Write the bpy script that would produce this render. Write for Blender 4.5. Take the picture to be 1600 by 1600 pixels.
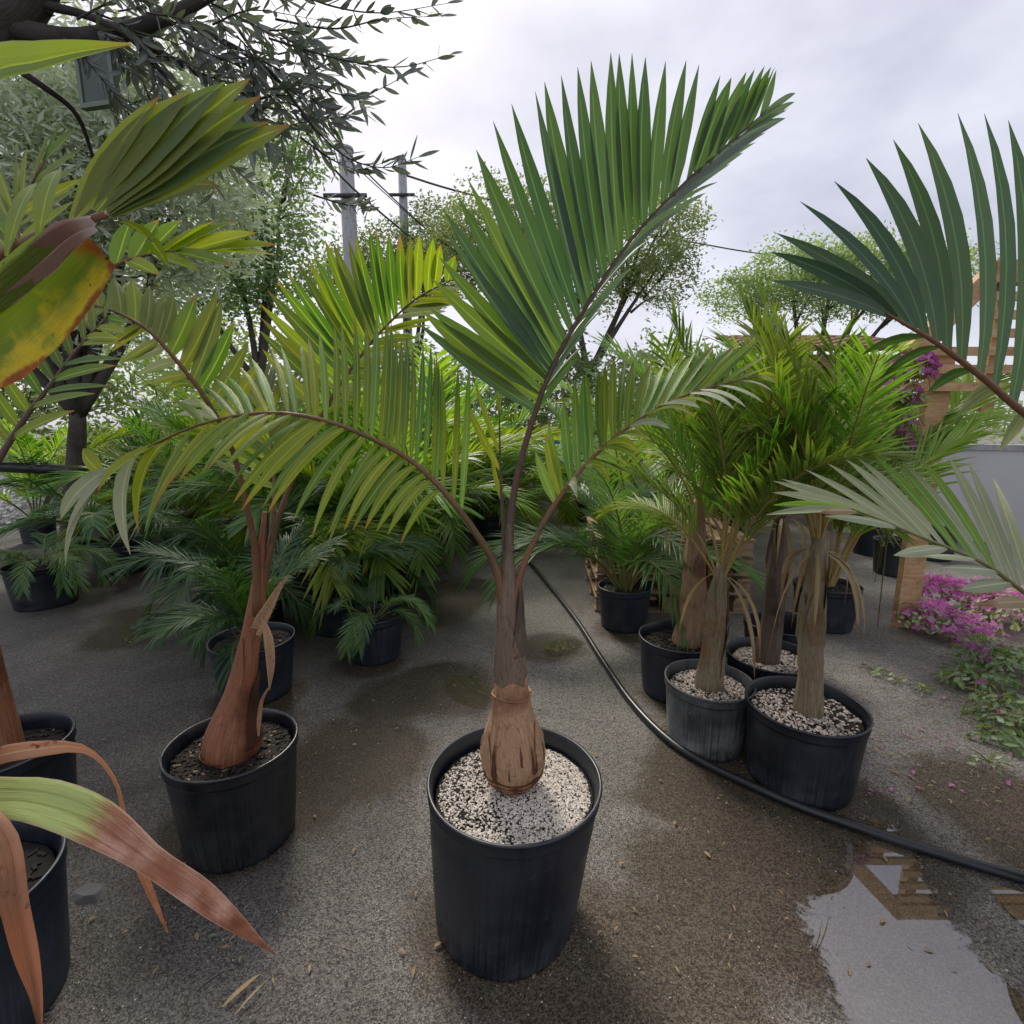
import bpy, math, random
from mathutils import Vector as V, Matrix, noise as mnoise
R = math.radians
for o in list(bpy.data.objects): bpy.data.objects.remove(o)
scene = bpy.context.scene
COL = scene.collection
# ------------------------------------------------------------------ camera, sky, sun, exposure
H, TH, F = 1.30, R(10), 800.0          # camera height, pitch down, focal length in pixels of the 1600 px photograph
cam = bpy.data.cameras.new('camera'); camo = bpy.data.objects.new('camera', cam); COL.objects.link(camo)
cam.sensor_width = 32; cam.lens = 16; cam.clip_end = 500; cam.clip_start = 0.02
camo.location = (0, 0, H); camo.rotation_euler = (R(90) - TH, 0, 0)
scene.camera = camo
SUN_EL, SUN_AZ = R(44), R(-20)         # azimuth measured from +Y towards +X
W = bpy.data.worlds.new('World'); scene.world = W; W.use_nodes = True
nt = W.node_tree; nt.nodes.clear()
def wn(t, **k):
    n = nt.nodes.new(t)
    for a, b in k.items(): setattr(n, a, b)
    return n
sky = wn('ShaderNodeTexSky', sky_type='NISHITA', sun_disc=False, sun_elevation=SUN_EL, sun_rotation=SUN_AZ, air_density=1.0, dust_density=2.5)
tc = wn('ShaderNodeTexCoord'); mp = wn('ShaderNodeMapping'); mp.inputs['Scale'].default_value = (1.0, 1.0, 2.2)
n1 = wn('ShaderNodeTexNoise'); n1.inputs['Scale'].default_value = 2.1; n1.inputs['Detail'].default_value = 5; n1.inputs['Roughness'].default_value = .52; n1.inputs['Distortion'].default_value = .25
cr = wn('ShaderNodeValToRGB'); cr.color_ramp.elements[0].position = .32; cr.color_ramp.elements[1].position = .66
cr.color_ramp.elements[0].color = (2.2, 2.2, 2.65, 1); cr.color_ramp.elements[1].color = (4.05, 4.05, 4.45, 1)
mx = wn('ShaderNodeMix', data_type='RGBA'); mx.inputs[0].default_value = .90
bg = wn('ShaderNodeBackground'); bg.inputs['Strength'].default_value = .10
out = wn('ShaderNodeOutputWorld')
L = nt.links.new
L(tc.outputs['Generated'], mp.inputs[0]); L(mp.outputs[0], n1.inputs['Vector']); L(n1.outputs[0], cr.inputs[0])
L(sky.outputs[0], mx.inputs[6]); L(cr.outputs[0], mx.inputs[7]); L(mx.outputs[2], bg.inputs[0]); L(bg.outputs[0], out.inputs[0])
sl = bpy.data.lights.new('sun', 'SUN'); sl.energy = 1.5; sl.angle = R(18); sl.color = (1, .93, .82)
so = bpy.data.objects.new('sun', sl); COL.objects.link(so)
sd = V((math.sin(SUN_AZ)*math.cos(SUN_EL), math.cos(SUN_AZ)*math.cos(SUN_EL), math.sin(SUN_EL)))
so.rotation_euler = (-sd).to_track_quat('-Z', 'Y').to_euler(); so.location = (0, 0, 6)
vs = scene.view_settings; vs.view_transform = 'Standard'; vs.look = 'None'; vs.exposure = 1.25; vs.gamma = 1; vs.use_curve_mapping = False
scene.render.engine = 'CYCLES'; scene.render.resolution_x = scene.render.resolution_y = 1024
scene.cycles.transparent_max_bounces = 12; scene.cycles.max_bounces = 8

# ------------------------------------------------------------------ pixel -> place
CF = V((0, math.cos(TH), -math.sin(TH))); CU = V((0, math.sin(TH), math.cos(TH))); CR = V((1, 0, 0)); C0 = V((0, 0, H))
def ray(px, py): return CF + CR*((px-800)/F) + CU*((800-py)/F)
def PY(px, py, Y):                      # the point of that ray at distance Y in front of the camera
    d = ray(px, py); return C0 + d*(Y/d.y)
def G(px, py, z=0.0):                   # the point of that ray on the ground (or at height z)
    d = ray(px, py); return C0 + d*((z-H)/d.z)

# ------------------------------------------------------------------ mesh helpers
class MB:
    def __init__(s): s.v = []; s.f = []; s.uv = []; s.m = []
    def vert(s, p, uv=(0, 0)): s.v.append(tuple(p)); s.uv.append(uv); return len(s.v)-1
    def face(s, *i, m=0): s.f.append(i); s.m.append(m)
    def data(s, name, mats, off=V((0, 0, 0)), smooth=True):
        me = bpy.data.meshes.new(name)
        me.from_pydata([(p[0]-off[0], p[1]-off[1], p[2]-off[2]) for p in s.v], [], s.f)
        uvl = me.uv_layers.new(name='UVMap')
        li = [0]*len(me.loops); me.loops.foreach_get('vertex_index', li)
        flat = [c for i in li for c in s.uv[i]]
        uvl.data.foreach_set('uv', flat)
        for m in (mats if isinstance(mats, (list, tuple)) else [mats]): me.materials.append(m)
        if any(s.m): me.polygons.foreach_set('material_index', s.m)
        me.polygons.foreach_set('use_smooth', [smooth]*len(s.f))
        me.update(); return me
def link(name, me, parent=None):
    o = bpy.data.objects.new(name, me); COL.objects.link(o)
    if parent: o.parent = parent
    return o
def rootloc(o):
    while o.parent: o = o.parent
    return o.location.copy()
def build(mb, name, mats, parent=None, smooth=True):
    off = rootloc(parent) if parent else V((0, 0, 0))
    return link(name, mb.data(name, mats, off, smooth), parent)
def tag(o, label, cat, group=None):
    o['label'] = label; o['category'] = cat
    if group: o['group'] = group
    return o
def thing(name, label, cat, loc, group=None):
    o = bpy.data.objects.new(name, None); COL.objects.link(o); o.location = loc; o.empty_display_size = .1
    return tag(o, label, cat, group)
def kind(o, k): o['kind'] = k; return o

def cat(P, t):                          # Catmull-Rom through a list of tuples/vectors, t in 0..1
    n = len(P)-1; x = max(0, min(.99999, t))*n; i = int(x); u = x-i
    p1, p2 = V(P[i]), V(P[i+1]); p0 = V(P[i-1]) if i > 0 else p1*2-p2; p3 = V(P[i+2]) if i+2 <= n else p2*2-p1
    return .5*((2*p1)+(p2-p0)*u+(2*p0-5*p1+4*p2-p3)*u*u+(3*p1-p0-3*p2+p3)*u**3)
def curve(P, n): return [cat(P, i/n) for i in range(n+1)]
def perp(d):
    a = V((0, 0, 1)) if abs(d.z) < .9 else V((1, 0, 0)); return d.cross(a).normalized()
def tube(mb, pts, rad, seg=8, m=0, cap=True, squash=1.0, wob=0, seed=0, rib=0):
    pts = [V(p) for p in pts]; n = len(pts); a = None; rings = []; ln = 0
    for i, p in enumerate(pts):
        d = (pts[min(i+1, n-1)]-pts[max(i-1, 0)]).normalized()
        a = perp(d) if a is None else (a-d*a.dot(d)).normalized()
        b = d.cross(a); r = rad[i] if isinstance(rad, (list, tuple)) else rad
        if i: ln += (p-pts[i-1]).length
        ring = []
        for k in range(seg):
            t = 2*math.pi*k/seg; rr = r
            if wob: rr *= 1+wob*mnoise.noise(V((math.cos(t)*1.5+seed, math.sin(t)*1.5, ln*9)))
            if rib: rr *= 1+rib*(abs(math.sin(4.5*t+seed+.8*mnoise.noise(V((t, ln*6, seed)))))-.6)
            ring.append(mb.vert(p+a*math.cos(t)*rr+b*math.sin(t)*rr*squash, (k/seg, ln)))
        rings.append(ring)
    for i in range(n-1):
        for k in range(seg):
            k2 = (k+1) % seg; mb.face(rings[i][k], rings[i][k2], rings[i+1][k2], rings[i+1][k], m=m)
    if cap: mb.face(*rings[0][::-1], m=m); mb.face(*rings[-1], m=m)
def box(mb, c, s, rz=0, m=0, ax=None):
    c = V(c); hx, hy, hz = s[0]/2, s[1]/2, s[2]/2
    M = ax or Matrix.Rotation(rz, 3, 'Z'); i = [mb.vert(c+M@V((x*hx, y*hy, z*hz)), ((x+1)/2, (z+1)/2)) for x in (-1, 1) for y in (-1, 1) for z in (-1, 1)]
    for f in ((0, 1, 3, 2), (4, 6, 7, 5), (0, 4, 5, 1), (2, 3, 7, 6), (0, 2, 6, 4), (1, 5, 7, 3)): mb.face(*[i[k] for k in f], m=m)
def beam(mb, a, b, w, h, m=0):          # rectangular bar from a to b
    a, b = V(a), V(b); d = (b-a); l = d.length; d.normalize(); s = d.cross(V((0, 0, 1)))
    s = s.normalized() if s.length > 1e-3 else V((1, 0, 0)); u = s.cross(d)
    M = Matrix((d, s, u)).transposed(); box(mb, (a+b)/2, (l, w, h), ax=M, m=m)
def lathe(mb, prof, c, seg=48, oval=0, m=0, wob=0, seed=0):
    c = V(c); rings = []
    for j, (r, z) in enumerate(prof):
        ring = []
        for k in range(seg):
            t = 2*math.pi*k/seg; rr = r*(1+oval*math.cos(2*t+seed)+wob*mnoise.noise(V((math.cos(t)*2+seed, math.sin(t)*2, z*6))))
            ring.append(mb.vert(c+V((rr*math.cos(t), rr*math.sin(t), z)), (k/seg, j/(len(prof)-1))))
        rings.append(ring)
    for j in range(len(prof)-1):
        for k in range(seg):
            k2 = (k+1) % seg; mb.face(rings[j][k], rings[j][k2], rings[j+1][k2], rings[j+1][k], m=m)
    return rings
def blade(mb, b, t, nrm, w, bow=None, seg=6, shape=0, fold=.22, twist=0, m=0, base=.45):
    """one leaflet: ribbon with a folded midrib from b to t, bow = middle offset"""
    b, t = V(b), V(t); c = (b+t)/2+(bow if bow is not None else V((0, 0, 0)))
    pr = None
    for i in range(seg+1):
        u = i/seg; p = b*(1-u)**2+c*2*u*(1-u)+t*u*u; d = (c-b)*(1-u)+(t-c)*u
        if d.length < 1e-6: d = t-b
        d.normalize(); n = nrm-d*nrm.dot(d)
        if n.length < 1e-4: n = perp(d)
        n.normalize(); n = Matrix.Rotation(twist*u, 3, d)@n; s = d.cross(n)
        if shape == 0: k = (base+(1-base)*min(1, u/.28))*(1 if u < .5 else max(.02, 1-((u-.5)/.5)**1.9))
        elif shape == 1: k = math.sin(math.pi*min(.985, .06+u*.94))**.7
        else: k = (base+(1-base)*min(1, u/.35))*(1 if u < .8 else max(.15, 1-((u-.8)/.2)**1.6))
        h = w*.5*k
        cur = (mb.vert(p-s*h+n*h*fold, (u, 0)), mb.vert(p-n*h*fold*.6, (u, .5)), mb.vert(p+s*h+n*h*fold, (u, 1)))
        if pr:
            mb.face(pr[0], pr[1], cur[1], cur[0], m=m); mb.face(pr[1], pr[2], cur[2], cur[1], m=m)
        pr = cur

# ------------------------------------------------------------------ materials
def nmat(name):
    m = bpy.data.materials.new(name); m.use_nodes = True; t = m.node_tree; t.nodes.clear()
    class N: pass
    k = N(); k.m = m; k.t = t
    def add(ty, ins=None, **kw):
        n = t.nodes.new(ty)
        for a, b in kw.items(): setattr(n, a, b)
        for a, b in (ins or {}).items():
            s = n.inputs[a]
            if isinstance(b, bpy.types.NodeSocket): t.links.new(b, s)
            else: s.default_value = (*b, 1) if isinstance(b, tuple) and len(b) == 3 and s.type == 'RGBA' else b
        return n
    k.add = add
    k.mix = lambda f, a, b, bt='MIX': add('ShaderNodeMix', {0: f, 6: a, 7: b}, data_type='RGBA', blend_type=bt).outputs[2]
    k.math = lambda op, a, b=0.0, cl=False: add('ShaderNodeMath', {0: a, 1: b}, operation=op, use_clamp=cl).outputs[0]
    k.noise = lambda vec, sc, det=3, ro=.55, dist=0: add('ShaderNodeTexNoise', {'Vector': vec, 'Scale': sc, 'Detail': det, 'Roughness': ro, 'Distortion': dist}).outputs[0]
    k.ss = lambda x, lo, hi: add('ShaderNodeMapRange', {0: x, 1: lo, 2: hi}, interpolation_type='SMOOTHSTEP').outputs[0]
    k.tc = add('ShaderNodeTexCoord')
    k.map = lambda vec, sc, loc=(0, 0, 0): add('ShaderNodeMapping', {0: vec, 'Scale': sc, 'Location': loc}).outputs[0]
    k.bump = lambda h, s, d=.01: add('ShaderNodeBump', {'Height': h, 'Strength': s, 'Distance': d}).outputs[0]
    def fin(sh): t.links.new(sh, add('ShaderNodeOutputMaterial').inputs[0]); return m
    k.fin = fin
    k.pbr = lambda **a: add('ShaderNodeBsdfPrincipled', {x.replace('_', ' '): y for x, y in a.items()}).outputs[0]
    return k
def leaf_mat(name, c1, c2, tip, t0=.8, tr=.35, ro=.42, trc=None, dead=0.0, spec=.5, gain=1.6):
    c1, c2 = [tuple(min(.7, x*gain) for x in c) for c in (c1, c2)]
    k = nmat(name); uv = k.tc.outputs['UV']; ob = k.tc.outputs['Object']
    rnd = k.add('ShaderNodeObjectInfo').outputs['Random']
    sep = k.add('ShaderNodeSeparateXYZ', {0: uv}); u = sep.outputs[0]
    geo = k.add('ShaderNodeNewGeometry').outputs['Position']
    big = k.noise(geo, 3.5, 2); fine = k.noise(k.map(uv, (1.5, 26, 1)), 4.0, 2)
    f = k.math('ADD', k.math('MULTIPLY', big, .9), k.math('MULTIPLY', rnd, .5)); f = k.ss(f, .35, .95)
    col = k.mix(f, c1, c2)
    col = k.mix(k.math('MULTIPLY', fine, .55), col, k.mix(.6, col, (0.0, 0.0, 0.0)))
    av = k.math('ABSOLUTE', k.math('SUBTRACT', sep.outputs[1], .5))
    col = k.mix(k.math('MULTIPLY', k.ss(av, .07, .0), .55), col, tuple(min(.8, x*1.9+.03) for x in c2))
    spot = k.noise(geo, 38, 3)
    tm = k.ss(k.math('ADD', u, k.math('MULTIPLY', k.math('SUBTRACT', k.noise(geo, 11, 3), .5), .55)), t0, min(1.25, t0+.22))
    col = k.mix(tm, col, tip)
    if dead: col = k.mix(k.ss(k.math('ADD', spot, k.math('MULTIPLY', big, .5)), 1.02-dead, 1.15-dead), col, k.mix(.5, tip, (.10, .045, .015)))
    bmp = k.bump(fine, .35, .002)
    p = k.pbr(Base_Color=col, Roughness=ro, Normal=bmp, Specular_IOR_Level=spec)
    tcx = k.mix(1.0, col, trc or (2.0, 2.0, .55), 'MULTIPLY')
    t = k.add('ShaderNodeBsdfTranslucent', {0: tcx}).outputs[0]
    return k.fin(k.add('ShaderNodeMixShader', {0: tr, 1: p, 2: t}).outputs[0])
M = {}
M['leaf_dark'] = leaf_mat('leaf_dark', (.027, .066, .038), (.050, .095, .040), (.10, .14, .03), .98, .27, .36)
M['leaf_lower'] = leaf_mat('leaf_lower', (.040, .090, .022), (.085, .130, .028), (.2, .17, .04), .95, .33, .38)
M['leaf_mid'] = leaf_mat('leaf_mid', (.045, .115, .016), (.16, .21, .018), (.34, .16, .035), .84, .42, .40)
M['leaf_yellow'] = leaf_mat('leaf_yellow', (.085, .155, .015), (.21, .245, .016), (.40, .19, .03), .80, .45, .42, dead=.06)
M['leaf_olivegreen'] = leaf_mat('leaf_olivegreen', (.045, .085, .018), (.12, .14, .022), (.18, .08, .02), .88, .35, .42)
M['leaf_blue'] = leaf_mat('leaf_blue', (.027, .062, .040), (.042, .080, .045), (.06, .12, .05), 1.1, .28, .34)
M['leaf_pale'] = leaf_mat('leaf_pale', (.30, .36, .20), (.42, .46, .28), (.45, .36, .16), .92, .25, .38, trc=(1.1, 1.2, .7), gain=1.0)
M['leaf_fresh'] = leaf_mat('leaf_fresh', (.06, .16, .025), (.17, .27, .045), (.25, .22, .06), .92, .38, .40)
M['leaf_cool'] = leaf_mat('leaf_cool', (.036, .10, .032), (.085, .155, .045), (.12, .16, .06), .97, .32, .36)
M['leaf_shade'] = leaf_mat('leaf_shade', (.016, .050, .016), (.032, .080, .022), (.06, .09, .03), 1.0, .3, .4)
M['leaf_king'] = leaf_mat('leaf_king', (.055, .108, .026), (.13, .175, .038), (.32, .27, .12), .82, .38, .42)
M['leaf_dry'] = leaf_mat('leaf_dry', (.30, .20, .09), (.42, .33, .18), (.25, .12, .05), .7, .25, .6, trc=(1, .8, .5), gain=1.0)
M['leaf_rust'] = leaf_mat('leaf_rust', (.46, .18, .085), (.66, .36, .21), (.20, .07, .03), .84, .25, .5, trc=(1.2, .7, .4), dead=.16, gain=1.0)
M['leaf_torn0'] = leaf_mat('leaf_torn', (.13, .19, .015), (.42, .33, .012), (.40, .13, .02), .90, .35, .45, dead=.10, gain=1.0)
M['leaf_deadgrey'] = leaf_mat('leaf_deadgrey', (.16, .075, .045), (.27, .15, .10), (.42, .38, .35), .85, .15, .6, trc=(1, .7, .5), dead=.1, gain=1.0)
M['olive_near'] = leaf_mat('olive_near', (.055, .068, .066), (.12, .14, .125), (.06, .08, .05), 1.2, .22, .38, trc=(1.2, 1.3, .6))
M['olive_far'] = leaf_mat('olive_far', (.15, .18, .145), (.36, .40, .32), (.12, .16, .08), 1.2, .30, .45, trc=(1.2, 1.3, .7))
M['tree_leaf'] = leaf_mat('tree_leaf', (.065, .095, .055), (.14, .18, .085), (.12, .16, .05), 1.2, .35, .5)
M['tree_leaf_b'] = leaf_mat('tree_leaf_b', (.085, .14, .075), (.19, .26, .14), (.14, .2, .08), 1.2, .35, .5)
M['ground_leaf'] = leaf_mat('ground_leaf', (.11, .20, .075), (.42, .50, .31), (.25, .28, .1), 1.1, .3, .35, gain=1.0)
M['flower'] = leaf_mat('flower', (.25, .055, .20), (.43, .18, .35), (.35, .12, .26), 1.2, .4, .6, trc=(1.4, .5, 1.4))

def wood_like(name, c1, c2, c3, sc=(1, 1, 1), ro=.7, bump=.4, uvmode=True, fib=18, spec=.3):
    k = nmat(name); vec = k.tc.outputs['UV'] if uvmode else k.tc.outputs['Object']
    geo = k.add('ShaderNodeNewGeometry').outputs['Position']
    f = k.noise(k.map(vec, (fib, 3, 1) if uvmode else sc), 3.0, 4, .6); b = k.noise(geo, 7, 3)
    col = k.mix(k.ss(f, .3, .7), c1, c2); col = k.mix(k.ss(b, .48, .72), col, c3)
    sp = k.noise(geo, 90, 2); col = k.mix(k.math('MULTIPLY', k.ss(sp, .55, .75), .5), col, k.mix(.7, col, (0, 0, 0)))
    return k.fin(k.pbr(Base_Color=col, Roughness=ro, Normal=k.bump(f, bump, .004), Specular_IOR_Level=spec))
M['bulb'] = wood_like('bulb', (.30, .155, .075), (.47, .30, .185), (.20, .09, .045))
M['bulb_dark'] = wood_like('bulb_dark', (.085, .030, .014), (.15, .062, .03), (.05, .02, .01))
M['bulb_red'] = wood_like('bulb_red', (.20, .070, .034), (.33, .15, .085), (.12, .040, .022), ro=.45)
M['shaft'] = wood_like('shaft', (.13, .090, .058), (.22, .165, .115), (.065, .060, .035), ro=.5, bump=.25)
M['trunk_king'] = wood_like('trunk_king', (.13, .10, .055), (.27, .22, .14), (.16, .085, .04))
M['trunk_dry'] = wood_like('trunk_dry', (.20, .115, .065), (.33, .22, .13), (.12, .06, .035))
M['trunk_dark'] = wood_like('trunk_dark', (.075, .052, .038), (.15, .11, .08), (.04, .03, .02))
M['petiole'] = wood_like('petiole', (.14, .062, .035), (.22, .115, .060), (.09, .07, .03), ro=.42, bump=.1)
M['petiole_plum'] = wood_like('petiole_plum', (.075, .038, .034), (.13, .075, .06), (.08, .07, .045), ro=.42, bump=.1)
M['petiole_green'] = wood_like('petiole_green', (.12, .15, .035), (.20, .20, .06), (.20, .13, .05), ro=.45, bump=.1)
M['petiole_tan'] = wood_like('petiole_tan', (.26, .19, .06), (.38, .27, .10), (.30, .17, .07), ro=.45, bump=.1)
M['bark'] = wood_like('bark', (.035, .030, .027), (.07, .06, .052), (.025, .022, .02), ro=.85)
M['bark_far'] = wood_like('bark_far', (.06, .05, .042), (.11, .095, .08), (.05, .045, .04), ro=.85)
M['timber'] = wood_like('timber', (.42, .25, .125), (.55, .36, .20), (.34, .19, .09), sc=(2, 14, 14), uvmode=False)
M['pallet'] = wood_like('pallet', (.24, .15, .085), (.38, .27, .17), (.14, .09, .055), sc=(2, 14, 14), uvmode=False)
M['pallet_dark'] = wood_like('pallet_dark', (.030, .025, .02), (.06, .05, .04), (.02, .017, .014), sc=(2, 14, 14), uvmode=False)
M['concrete'] = wood_like('concrete', (.30, .31, .32), (.40, .41, .42), (.25, .26, .27), sc=(9, 9, 2), uvmode=False, ro=.85, bump=.2)

def pot_mat(name, c, dust=.3, ro=.40, streak=(.13, .14, .15)):
    k = nmat(name); uv = k.tc.outputs['UV']; ob = k.tc.outputs['Object']; geo = k.add('ShaderNodeNewGeometry').outputs['Position']
    st = k.noise(k.map(uv, (60, 1.5, 1)), 2.0, 4, .65); bl = k.noise(geo, 8, 4, .6)
    z = k.add('ShaderNodeSeparateXYZ', {0: geo}).outputs[2]
    low = k.ss(z, .26, .02)
    d = k.math('MULTIPLY', k.ss(k.math('ADD', k.math('MULTIPLY', st, .5), k.math('MULTIPLY', bl, .6)), .42, .78), k.math('ADD', dust*.45, k.math('MULTIPLY', low, dust)), True)
    col = k.mix(d, c, streak)
    sc_ = k.math('MULTIPLY', k.ss(k.noise(geo, 30, 5, .7), .58, .72), dust*.5); col = k.mix(sc_, col, streak)
    r = k.math('ADD', ro, k.math('MULTIPLY', k.math('ADD', d, k.math('SUBTRACT', bl, .5)), .45), True)
    return k.fin(k.pbr(Base_Color=col, Roughness=r, Normal=k.bump(k.math('ADD', bl, k.math('MULTIPLY', st, .3)), .12, .006), Specular_IOR_Level=.55))
M['pot'] = pot_mat('pot', (.006, .009, .016), .36, streak=(.075, .085, .10))
M['pot_shiny'] = pot_mat('pot_shiny', (.008, .010, .014), .40, .28, (.07, .075, .085))
M['pot_grey'] = pot_mat('pot_grey', (.030, .034, .038), .95, .5, (.20, .21, .21))
M['pot_blue'] = pot_mat('pot_blue', (.008, .014, .024), .28, .42, (.08, .10, .12))
def simple(name, c, ro=.5, var=.3, sc=12, metal=0):
    k = nmat(name); geo = k.add('ShaderNodeNewGeometry').outputs['Position']; n = k.noise(geo, sc, 4, .6)
    col = k.mix(k.math('MULTIPLY', n, var), c, (c[0]*.3, c[1]*.3, c[2]*.3))
    return k.fin(k.pbr(Base_Color=col, Roughness=ro, Metallic=metal, Normal=k.bump(n, .15, .004)))
M['hose'] = simple('hose', (.018, .020, .022), .33)
M['cable'] = simple('cable', (.05, .05, .055), .6)
M['soil'] = simple('soil', (.011, .008, .006), .95, .8, 120)
M['chip'] = simple('chip', (.018, .012, .008), .9, .7, 60)
M['chip_gold'] = simple('chip_gold', (.20, .13, .05), .7, .5, 60)
M['white_wall'] = simple('white_wall', (.55, .56, .57), .8, .35, 2)
M['net'] = simple('net', (.11, .17, .15), .6, .4, 4)
M['plate'] = simple('plate', (.045, .075, .062), .4, .4, 14)
M['plate_edge'] = simple('plate_edge', (.14, .19, .14), .4, .4, 14)
M['blue'] = simple('blue', (.03, .11, .32), .4, .3)
M['rock'] = simple('rock', (.13, .13, .125), .8, .4, 25)
M['straw'] = simple('straw', (.42, .31, .15), .7, .5, 40)
M['tile'] = simple('tile', (.24, .13, .08), .8, .6, 9)
M['rubber'] = simple('rubber', (.012, .012, .013), .55, .3, 20)
def pebble_mat(name, a, b, c):
    k = nmat(name); geo = k.add('ShaderNodeNewGeometry')
    r = geo.outputs['Random Per Island']
    col = k.mix(k.ss(r, .0, .75), a, b); col = k.mix(k.ss(r, .86, .9), col, c)
    return k.fin(k.pbr(Base_Color=col, Roughness=.8))
M['pumice'] = pebble_mat('pumice', (.46, .41, .34), (.80, .74, .65), (.05, .035, .025))
M['pumice_dirty'] = pebble_mat('pumice_dirty', (.30, .24, .20), (.66, .58, .50), (.06, .04, .03))
M['grit'] = pebble_mat('grit', (.06, .055, .05), (.24, .225, .20), (.50, .47, .43))
M['gravel'] = pebble_mat('gravel', (.22, .22, .22), (.5, .5, .5), (.65, .65, .65))

# wet asphalt -------------------------------------------------------------
def asphalt():
    k = nmat('wet_asphalt'); p = k.tc.outputs['Object']
    vor = k.add('ShaderNodeTexVoronoi', {'Vector': p, 'Scale': 230.0}); vc = k.add('ShaderNodeSeparateColor', {0: vor.outputs['Color']}).outputs[0]
    vor2 = k.add('ShaderNodeTexVoronoi', {'Vector': p, 'Scale': 640.0}); vc2 = k.add('ShaderNodeSeparateColor', {0: vor2.outputs['Color']}).outputs[0]
    sp = k.math('ADD', k.math('MULTIPLY', vc, .55), k.math('MULTIPLY', vc2, .45))
    base = k.mix(k.ss(sp, .10, .98), (.050, .046, .041), (.43, .40, .365))
    big = k.noise(p, 1.1, 5, .6, .4)
    base = k.mix(k.ss(big, .35, .65), k.mix(1.0, base, (.62, .61, .60), 'MULTIPLY'), base)
    # left side of the yard is darker
    x = k.add('ShaderNodeSeparateXYZ', {0: p}).outputs[0]
    base = k.mix(k.ss(k.math('ADD', x, k.math('MULTIPLY', big, .8)), .55, -.35), base, k.mix(1.0, base, (.60, .59, .58), 'MULTIPLY'))
    # wet muddy stains: noise plus placed stains; those at pot bases also paint contact shade
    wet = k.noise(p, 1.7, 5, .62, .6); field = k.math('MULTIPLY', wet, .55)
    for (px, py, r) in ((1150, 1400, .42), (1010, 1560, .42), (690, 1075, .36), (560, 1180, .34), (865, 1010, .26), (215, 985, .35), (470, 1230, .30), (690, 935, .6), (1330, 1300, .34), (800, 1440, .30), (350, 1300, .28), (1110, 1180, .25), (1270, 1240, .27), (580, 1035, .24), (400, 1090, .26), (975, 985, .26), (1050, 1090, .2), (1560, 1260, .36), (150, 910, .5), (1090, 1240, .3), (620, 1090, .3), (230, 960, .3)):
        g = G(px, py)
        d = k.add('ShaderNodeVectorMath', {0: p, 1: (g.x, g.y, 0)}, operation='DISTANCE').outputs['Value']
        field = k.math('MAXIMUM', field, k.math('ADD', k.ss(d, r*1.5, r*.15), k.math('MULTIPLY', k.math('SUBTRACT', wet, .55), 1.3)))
    wet_shade = k.ss(k.math('ADD', field, k.math('MULTIPLY', k.math('SUBTRACT', k.noise(p, 7, 5, .65), .5), .35)), .18, .66)
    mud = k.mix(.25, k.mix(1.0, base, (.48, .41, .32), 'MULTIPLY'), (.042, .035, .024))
    col = k.mix(k.math('MULTIPLY', wet_shade, .95), base, mud)
    rough = k.math('ADD', k.math('SUBTRACT', .66, k.math('MULTIPLY', wet_shade, .06)), k.math('MULTIPLY', k.math('SUBTRACT', big, .5), .3))
    hgt = k.math('ADD', k.math('MULTIPLY', vor.outputs['Distance'], 1.0), k.math('MULTIPLY', k.noise(p, 60, 3), .6))
    b = k.add('ShaderNodeBump', {'Height': hgt, 'Strength': k.math('SUBTRACT', .75, k.math('MULTIPLY', wet_shade, .45)), 'Distance': .005}).outputs[0]
    return k.fin(k.pbr(Base_Color=col, Roughness=rough, Normal=b, Specular_IOR_Level=k.math('SUBTRACT', .40, k.math('MULTIPLY', wet_shade, .28))))
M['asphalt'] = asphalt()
def water(name, amt, op_):
    k = nmat(name); p = k.tc.outputs['Object']; u = k.add('ShaderNodeSeparateXYZ', {0: k.tc.outputs['UV']}).outputs[0]
    n = k.noise(p, 9, 5, .7); n2 = k.noise(p, 55, 3, .7)
    edge = k.math('ADD', u, k.math('ADD', k.math('MULTIPLY', k.math('SUBTRACT', n, .5), .55), k.math('MULTIPLY', k.math('SUBTRACT', n2, .5), .5)))
    op = k.math('MULTIPLY', k.ss(edge, .93, .70 if op_ < 1 else .78), op_)
    sp = k.noise(p, 170, 3, .7); mud = k.mix(k.ss(sp, .35, .75), (.060, .046, .028), (.150, .120, .080))
    b = k.bump(k.noise(p, 6, 2), .006, .01)
    di = k.add('ShaderNodeBsdfDiffuse', {0: mud}).outputs[0]
    gl = k.add('ShaderNodeBsdfGlossy', {0: (.92, .92, .95), 1: .012, 'Normal': b}).outputs[0]
    fr = k.add('ShaderNodeFresnel', {0: 1.33, 'Normal': b}).outputs[0]
    w = k.add('ShaderNodeMixShader', {0: k.math('ADD', k.math('MULTIPLY', fr, 1.2), amt, True), 1: di, 2: gl}).outputs[0]
    return k.fin(k.add('ShaderNodeMixShader', {0: op, 1: k.add('ShaderNodeBsdfTransparent').outputs[0], 2: w}).outputs[0])
M['water'] = water('puddle_water', .17, 1.0); M['water_thin'] = water('thin_water', .14, .5)

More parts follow.
